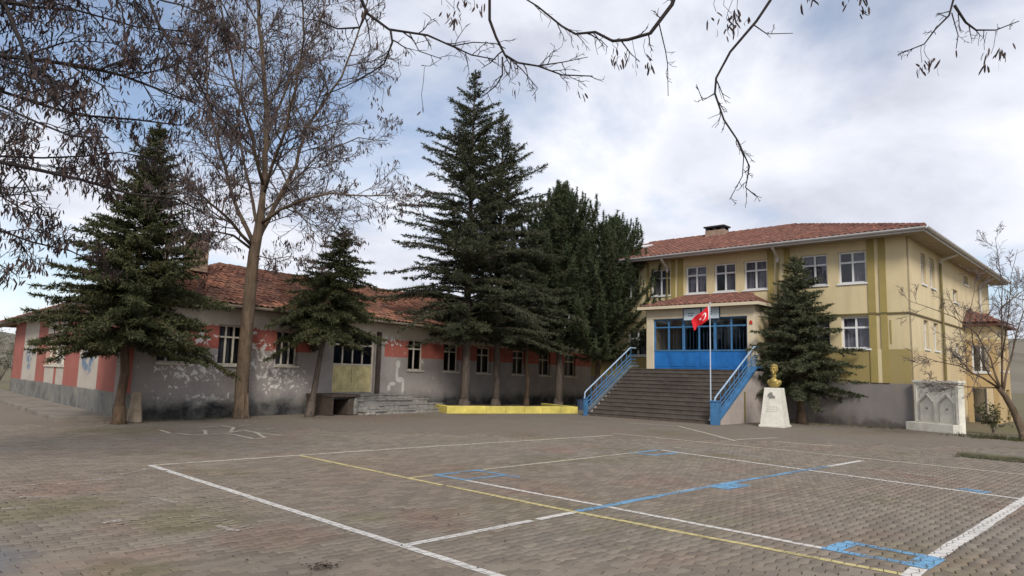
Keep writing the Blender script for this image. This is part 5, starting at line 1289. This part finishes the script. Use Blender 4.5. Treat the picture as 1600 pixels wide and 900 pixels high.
for x, y0, y1, n, d in ((690, -30, 8, 3, 6.1), (702, -30, 14, 4, 6.1), (714, -30, 22, 5, 6.1), (730, -25, 6, 3, 6.1), (740, -20, 12, 3, 6.1), (576, 10, 16, 3, 6.2), (590, 20, 60, 2, 6.2), (663, 105, 170, 1, 6.2), (622, 90, 130, 2, 6.2), (800, 115, 132, 2, 6.0),
        (905, 122, 140, 3, 6.0), (958, 66, 80, 4, 6.3), (966, 66, 90, 5, 6.3), (988, 62, 98, 2, 6.3), (1008, 60, 96, 4, 6.3), (894, 54, 75, 2, 6.3), (1120, -20, 18, 3, 5.9), (1135, -20, 22, 5, 5.9), (1150, -20, 30, 6, 5.9), (1142, -20, 42, 5, 5.9),
        (1265, -20, 2, 3, 6.0), (1340, -20, 2, 3, 6.0), (1355, -20, 8, 3, 6.0), (1446, 70, 96, 4, 5.9), (1440, 70, 98, 3, 5.9), (1542, 50, 78, 4, 5.9), (1556, 48, 84, 4, 5.9), (1494, 60, 70, 1, 5.9), (585, 100, 150, 3, 9), (600, 95, 165, 3, 9)):
    dropto(x, y0, y1, n, d)
o = t.finish('dangling_locust_tree', tuple(tb), MAT['bark_dark'], MAT['twig_dark'], .085, .0095, (1, 3))
tag(o, 'thin dark twigs with seed pods dangling across the top of the sky', 'tree')

# ---- small bare tree leaning in at the right border
t = Bare(47); base = onground(1604, 690); DR = 22.0
A = lambda x, y, d=0: at(x, y, DR + d)
kw = dict(trop=.04, ang=(25, 60), minr=.006, pod=0, cnt=(0, 7, 5, 4), ratio=.52)
t.limb.tube([Vector((base.x, base.y, -.1)), A(1596, 672), A(1583, 640), A(1570, 618), A(1560, 606)], [.14, .11, .10, .085, .07], 10)
for pts, r0, r1, n, ln in (
    ([A(1560, 606), A(1535, 590, -.3), A(1500, 572, -.6), A(1465, 565, -.8), A(1435, 555, -.9)], .05, .010, 12, 1.1),
    ([A(1564, 608), A(1548, 560, .3), A(1525, 520, .5), A(1490, 495, .6), A(1450, 480, .6), A(1420, 470, .6)], .05, .009, 13, 1.1),
    ([A(1566, 610), A(1566, 550), A(1565, 480), A(1562, 420), A(1555, 370)], .05, .008, 13, 1.2),
    ([A(1568, 612), A(1580, 560, .5), A(1595, 500, .8), A(1615, 440, 1.0)], .05, .009, 11, 1.2),
    ([A(1566, 480), A(1590, 460, .2), A(1620, 440, .3)], .035, .009, 7, .9),
    ([A(1562, 606), A(1540, 575, -.8), A(1520, 535, -1.2), A(1515, 490, -1.4), A(1525, 440, -1.5)], .04, .008, 11, 1.0),
    ([A(1558, 606), A(1520, 605, .4), A(1480, 600, .7), A(1450, 590, .8)], .03, .007, 9, .8),
    ([A(1565, 560), A(1575, 500, -.8), A(1580, 430, -1.2), A(1590, 390, -1.3)], .035, .008, 10, 1.1)):
    t.along(pts, r0 * .75, r1 * .75, n, ln, sides=7, start=.2, **kw)
o = t.finish('leaning_bare_tree', (base.x, base.y, 0), MAT['bark_locust'], MAT['twig'])
tag(o, 'small bare tree leaning left at the right border beside the fountain', 'tree')

# ---- conifers
def needle_mesh(segs, per_m, nlen, nwid, seed, spread=.7):
    g = np.random.RandomState(seed); S_ = np.array(segs, np.float32)            # (n,2,3)
    d = S_[:, 1] - S_[:, 0]; ln = np.linalg.norm(d, axis=1)
    cnt = np.maximum(2, (ln * per_m + g.rand(len(ln))).astype(int)); idx = np.repeat(np.arange(len(ln)), cnt); n = len(idx)
    tt = g.rand(n, 1).astype(np.float32); p = S_[idx, 0] + d[idx] * tt
    dn = d[idx] / (ln[idx, None] + 1e-6)
    q = dn * (.45 + .5 * g.rand(n, 1)) + g.normal(0, spread, (n, 3)); q /= np.linalg.norm(q, axis=1, keepdims=True)
    s_ = np.cross(q, g.normal(0, 1, (n, 3))); s_ /= np.linalg.norm(s_, axis=1, keepdims=True) + 1e-6
    l_ = nlen * (.6 + .7 * g.rand(n, 1)); w_ = nwid * (.7 + .6 * g.rand(n, 1))
    V = np.stack([p + s_ * w_, p - s_ * w_, p + q * l_], 1).reshape(-1, 3)
    return V, np.arange(3 * n).reshape(-1, 3)
def conifer(name, base, height, zlow, radius, seed, needle, bark_, label, profile=None, lean=(0, 0), tr=.16, whorl=.36, nb=7, rise=(.35, -.12), droop=.22, per_m=34, nlen=.10, nwid=.016, twl=.42, spacing=.13, irr=.28, crown_shift=(0, 0), shoots=0):
    r = random.Random(seed); root = thing(name, (base.x, base.y, 0)); segs = []
    axis = lambda z: Vector((lean[0] * z / height + crown_shift[0] * max(0, (z - zlow) / height), lean[1] * z / height + crown_shift[1] * max(0, (z - zlow) / height), z))
    tm = MB(); tm.tube([axis(-.1)] + [axis(height * k / 12) + Vector((r.gauss(0, .02), r.gauss(0, .02), 0)) for k in range(1, 12)] + [axis(height * .985)], [tr * 1.25] + [tr * (1 - .93 * k / 12) for k in range(1, 13)], 10)
    tm.tube([axis(-.1), axis(.12), axis(.5)], [tr * 1.7, tr * 1.35, tr * 1.1], 10)
    bm_ = MB(); prof = profile or (lambda t: (1 - t) ** .85)
    z = zlow
    while z < height - .15:
        t_ = (z - zlow) / (height - zlow); a0 = r.random() * 6.28; k_ = max(3, int(nb * (1 - .35 * t_)))
        for b in range(k_):
            a = a0 + b * 6.283 / k_ + r.gauss(0, .25); ln = max(.16, radius * prof(t_) * (1 + r.gauss(0, irr)))
            el = rise[0] * t_ + rise[1] * (1 - t_) + r.gauss(0, .09)
            d = Vector((math.cos(a) * math.cos(el), math.sin(a) * math.cos(el), math.sin(el))); p = axis(z + r.uniform(-.5, .5) * whorl); P = [p.copy()]
            n_ = max(3, int(ln / .28)); st = ln / n_
            for i in range(n_):
                d = (d + Vector((r.gauss(0, .05), r.gauss(0, .05), r.gauss(0, .03) - droop * st * (1 if i < n_ * .75 else -.4)))).normalized(); p = p + d * st; P.append(p.copy())
            bm_.tube(P, [max(.006, .010 + ln * .010) * (1 - .75 * i / n_) for i in range(n_ + 1)], 4, cap=False)
            m_ = max(2, int(ln / spacing)); sd0 = d.cross(Vector((0, 0, 1))).normalized()
            for i in range(m_):
                f = .12 + .88 * (i + r.random() * .8) / m_; q = f * n_; j = min(int(q), n_ - 1); pp = P[j] + (P[j + 1] - P[j]) * (q - j); dj = (P[j + 1] - P[j]).normalized()
                l_ = twl * min(1.0, .35 + ln * .35) * (1.15 - .75 * f) * r.uniform(.7, 1.25)
                for s_ in (-1, 1):
                    td = (dj * r.uniform(.45, .9) + sd0 * s_ * r.uniform(.6, 1.0) + Vector((0, 0, r.gauss(-.12, .22)))).normalized()
                    e = pp + td * l_ + Vector((0, 0, -.06 * l_)); segs.append((tuple(pp), tuple(e)))
                    if l_ > .22:
                        h = pp + td * l_ * .5
                        segs.append((tuple(h), tuple(h + (td * .5 + sd0 * s_ * -.2 + Vector((0, 0, r.gauss(-.1, .25))) + dj * .5).normalized() * l_ * .5)))
                segs.append((tuple(pp), tuple(pp + dj * .16)))
            segs.append((tuple(P[-2]), tuple(P[-1] + d * .12)))
            for sh in range(shoots):
                q = P[max(1, n_ - sh)]; u_ = q + Vector((r.gauss(0, .07), r.gauss(0, .07), r.uniform(.3, .62)))
                for _ in range(4): segs.append((tuple(q), tuple(u_)))
        z += whorl * r.uniform(.75, 1.2) * (1 - .35 * t_)
    for k in range(6): segs.append((tuple(axis(height - .5 + .08 * k)), tuple(axis(height - .38 + .08 * k) + Vector((r.gauss(0, .05), r.gauss(0, .05), .06)))))
    tm.build('trunk', bark_, root, smooth=True)
    cr = bm_.build('crown', bark_, root)
    V, F = needle_mesh(segs, per_m, nlen, nwid, seed); np_mesh('needles', V, F, needle, cr, 'stuff')
    tag(root, label, 'tree'); return root
def treeat(px, depth_py): return onground(px, depth_py)
conifer('spruce_tree', treeat(185, 662.5), 8.6, 2.2, 2.25, 101, MAT['needle_spruce'], MAT['bark_brown'], 'broad dark spruce at the left corner of the old school', tr=.14, nb=12, whorl=.26, droop=.12, rise=(.5, .06), profile=lambda t: min(1, .85 + 2.0 * t) * (1 - t) ** 1.0 * 1.1, per_m=48, nwid=.019, nlen=.12, irr=.22, crown_shift=(.4, -.25))
b = treeat(483, 651); conifer('small_conifer', b, 6.8, 2.95, 1.75, 102, MAT['needle_spruce'], MAT['bark_pine'], 'small conifer with thin leaning trunk left of the old yellow door', tr=.12, nb=10, whorl=.24, lean=(.9, -.15), profile=lambda t: min(1, .85 + 1.5 * t) * (1 - t) ** .8 * 1.12, per_m=52, nwid=.019, nlen=.12)
ced = dict(nb=8, whorl=.37, rise=(.75, .26), droop=.17, per_m=40, nlen=.12, nwid=.019, twl=.50, spacing=.15, irr=.34)
def topz(px, py, d): return at(px, py, d).z
b = treeat(725, 641.5); dA = project(b)[2]; conifer('tall_cedar', b, topz(737, 82, dA), 3.2, 3.5, 103, MAT['needle_cedar'], MAT['bark_pine'], 'tallest cedar, its pointed top standing highest above the roofs', tr=.22, profile=lambda t: max(.05, 1 - t ** 1.35), **ced)
b = treeat(774, 640.5); dA = project(b)[2]; conifer('second_cedar', b, topz(789, 150, dA), 3.2, 3.1, 104, MAT['needle_cedar'], MAT['bark_pine'], 'second tallest cedar just right of the tallest one', tr=.19, profile=lambda t: max(.05, 1 - t ** 1.3), **ced)
b = treeat(822, 639.5); conifer('slim_conifer', b, 8.2, 3.0, 2.8, 105, MAT['needle_cedar'], MAT['bark_brown'], 'lower conifer with slim dark trunk between the cedars and the pines', tr=.12, profile=lambda t: min(1, .9 + .5 * t) * (1 - t) ** .6, **ced)
pin = dict(nb=10, whorl=.33, rise=(1.0, -.05), droop=-.30, per_m=40, nlen=.15, nwid=.019, twl=.42, spacing=.15, irr=.20, shoots=3)
pprof = lambda t: min(1, .8 + 1.0 * t) * max(.16, 1 - t ** 2.4)
b = treeat(872, 639); dA = project(b)[2]; conifer('round_pine', b, topz(890, 292, dA), 3.0, 3.3, 106, MAT['needle_pine'], MAT['bark_pine'], 'bushy pine with upright shoots right of the cedars', tr=.2, profile=pprof, **pin)
b = treeat(926, 640); dA = project(b)[2]; conifer('shorter_pine', b, topz(962, 352, dA), 2.7, 3.3, 107, MAT['needle_pine'], MAT['bark_brown'], 'shorter bushy pine hiding the left end of the yellow school', tr=.16, profile=pprof, lean=(.9, -.7), **pin)
conifer('young_cedar', treeat(1252, 661.5), topz(1245, 390, 27.3), 1.35, 2.15, 108, MAT['needle_right'], MAT['bark_brown'], 'green cedar standing between the golden bust and the yellow facade', tr=.14, nb=11, whorl=.26, rise=(.45, .0), droop=.12, profile=lambda t: min(1, .86 + 1.3 * t) * (1 - t) ** .85 * 1.08, per_m=52, nwid=.018, nlen=.11, irr=.18, crown_shift=(.1, .1))

# ---- shrubs
def shrub(name, c, rx, h, seed, label, n=1500, stems=9, bare=False):
    r = random.Random(seed); root = thing(name, tuple(c)); m = MB(); segs = []
    for k in range(stems):
        a = r.random() * 6.28; p = Vector((0, 0, -.02)); d = Vector((math.cos(a) * .5, math.sin(a) * .5, 1)).normalized(); P = [p.copy()]
        for i in range(5): d = (d + rv(r) * .18).normalized(); p = p + Vector((d.x * rx, d.y * rx, d.z * h)) * .21; P.append(p.copy())
        m.tube(P, [.012, .01, .008, .006, .005, .004], 4)
        for i in range(2, 6):
            for _ in range(4): segs.append((tuple(P[i]), tuple(P[i] + rv(r) * .16 * min(rx, h))))
    st_ = m.build('stem', MAT['twig'], root)
    V, F = needle_mesh(segs, n / (len(segs) * .2 * min(rx, h) + 1e-6), .055, .02, seed, 1.2); np_mesh('leaves', V, F, MAT['leaf'], root, 'stuff')
    return tag(root, label, 'shrub')
shrub('shrub', onground(1552, 676), .75, 1.0, 5, 'small dark shrub between the fountain and the leaning bare tree', 1300)
dbp = at(2, 570, 58); shrub('distant_bush', Vector((dbp.x, dbp.y, 0)), 2.6, 4.2, 6, 'green bush beyond the far left end of the old school', 9000, 30)

# ---- fallen leaves and bits on the paving
V = []; F = []; g = random.Random(77)
for k in range(170):
    if k < 60: p = onground(g.uniform(440, 560), g.uniform(880, 897))
    else: p = onground(g.uniform(-40, 1650), 690 + 210 * g.random() ** 1.3)
    if k < 60: q = onground(505, 888); p = q + Vector((g.gauss(0, .07), g.gauss(0, .05), 0))
    s_ = g.uniform(.012, .03); a = g.random() * 6.28; c_, sn = math.cos(a) * s_, math.sin(a) * s_; z = .008 + g.uniform(0, .02 if k < 60 else .006); b = len(V)
    V += [(p.x - c_, p.y - sn, z), (p.x + sn * .5, p.y - c_ * .5, z + g.uniform(0, .012)), (p.x + c_, p.y + sn, z + g.uniform(0, .01)), (p.x - sn * .5, p.y + c_ * .5, z + g.uniform(0, .012))]
    F.append((b, b + 1, b + 2, b + 3))
for (lpx, lpy, n_l, sp_) in ((185, 662, 160, .5), (376, 654, 160, .5), (483, 652, 90, .4), (1252, 663, 140, .55), (300, 657, 120, .9), (1340, 668, 120, 1.0), (1210, 668, 40, .5), (1000, 654, 80, 1.0), (640, 651, 100, 1.0)):
    c0_ = onground(lpx, lpy)
    for k in range(n_l):
        x, y = c0_.x + g.gauss(0, sp_), c0_.y + g.gauss(0, sp_); s_ = g.uniform(.015, .04); a = g.random() * 6.28; c_, sn = math.cos(a) * s_, math.sin(a) * s_; z = .004 + g.uniform(0, .01); b = len(V)
        V += [(x - c_, y - sn, z), (x + sn * .4, y - c_ * .4, z + .004), (x + c_, y + sn, z + .003), (x - sn * .4, y + c_ * .4, z + .006)]; F.append((b, b + 1, b + 2, b + 3))
o = np_mesh('fallen_leaves', V, F, MAT['leaf_litter'], None, 'stuff'); tag(o, 'scattered dead leaves and a small wet clump on the paving', 'leaves')

# ---- weeds in the joints and along the edges
V = []; F = []; g = random.Random(91)
def blade(x, y, h):
    a = g.random() * 6.28; w_ = .003 + h * .05; dx, dy = math.cos(a), math.sin(a); b = len(V); lx_, ly_ = g.gauss(0, .5) * h, g.gauss(0, .5) * h
    V.extend([(x - dx * w_, y - dy * w_, -.012), (x + dx * w_, y + dy * w_, -.012), (x + lx_, y + ly_, h)]); F.append((b, b + 1, b + 2))
for cx_w, cy_w, r_w, n_w in ((2.0, 9.6, 1.4, 26), (3.2, 8.0, 1.1, 14), (.6, 12.5, 1.8, 20), (1.9, 6.3, .8, 16), (5.5, 19.5, 1.8, 40), (9, 12, 4, 40), (9, 5, 4, 30)):
    for k in range(n_w):
        x = cx_w + g.gauss(0, r_w); y = cy_w + g.gauss(0, r_w); y = y0c + round((y - y0c) / PW) * PW + g.uniform(-.004, .004)
        for q in range(g.randint(3, 8)): blade(x + g.gauss(0, .02), y + g.gauss(0, .004), g.uniform(.006, .022))
def edge_weeds(p, q, n, h, sp):
    for k in range(n):
        t_ = g.random(); x, y = p.x + (q.x - p.x) * t_ + g.gauss(0, sp), p.y + (q.y - p.y) * t_ + g.gauss(0, sp)
        for _ in range(6): blade(x + g.gauss(0, .03), y + g.gauss(0, .03), g.uniform(.3, 1) * h)
edge_weeds(onground(1495, 713), onground(1640, 727), 160, .07, .06)
edge_weeds(onground(1512, 682), onground(1620, 690), 260, .16, .35)
edge_weeds(onground(1255, 662), onground(1425, 672), 60, .10, .06)
edge_weeds(onground(225, 658.5), onground(365, 653.5), 120, .08, .08)
edge_weeds(onground(20, 632), onground(120, 657), 120, .07, .1)
o = np_mesh('weeds', V, F, MAT['leaf'], None, 'stuff'); tag(o, 'short weeds growing in paving joints and along wall feet', 'weeds')
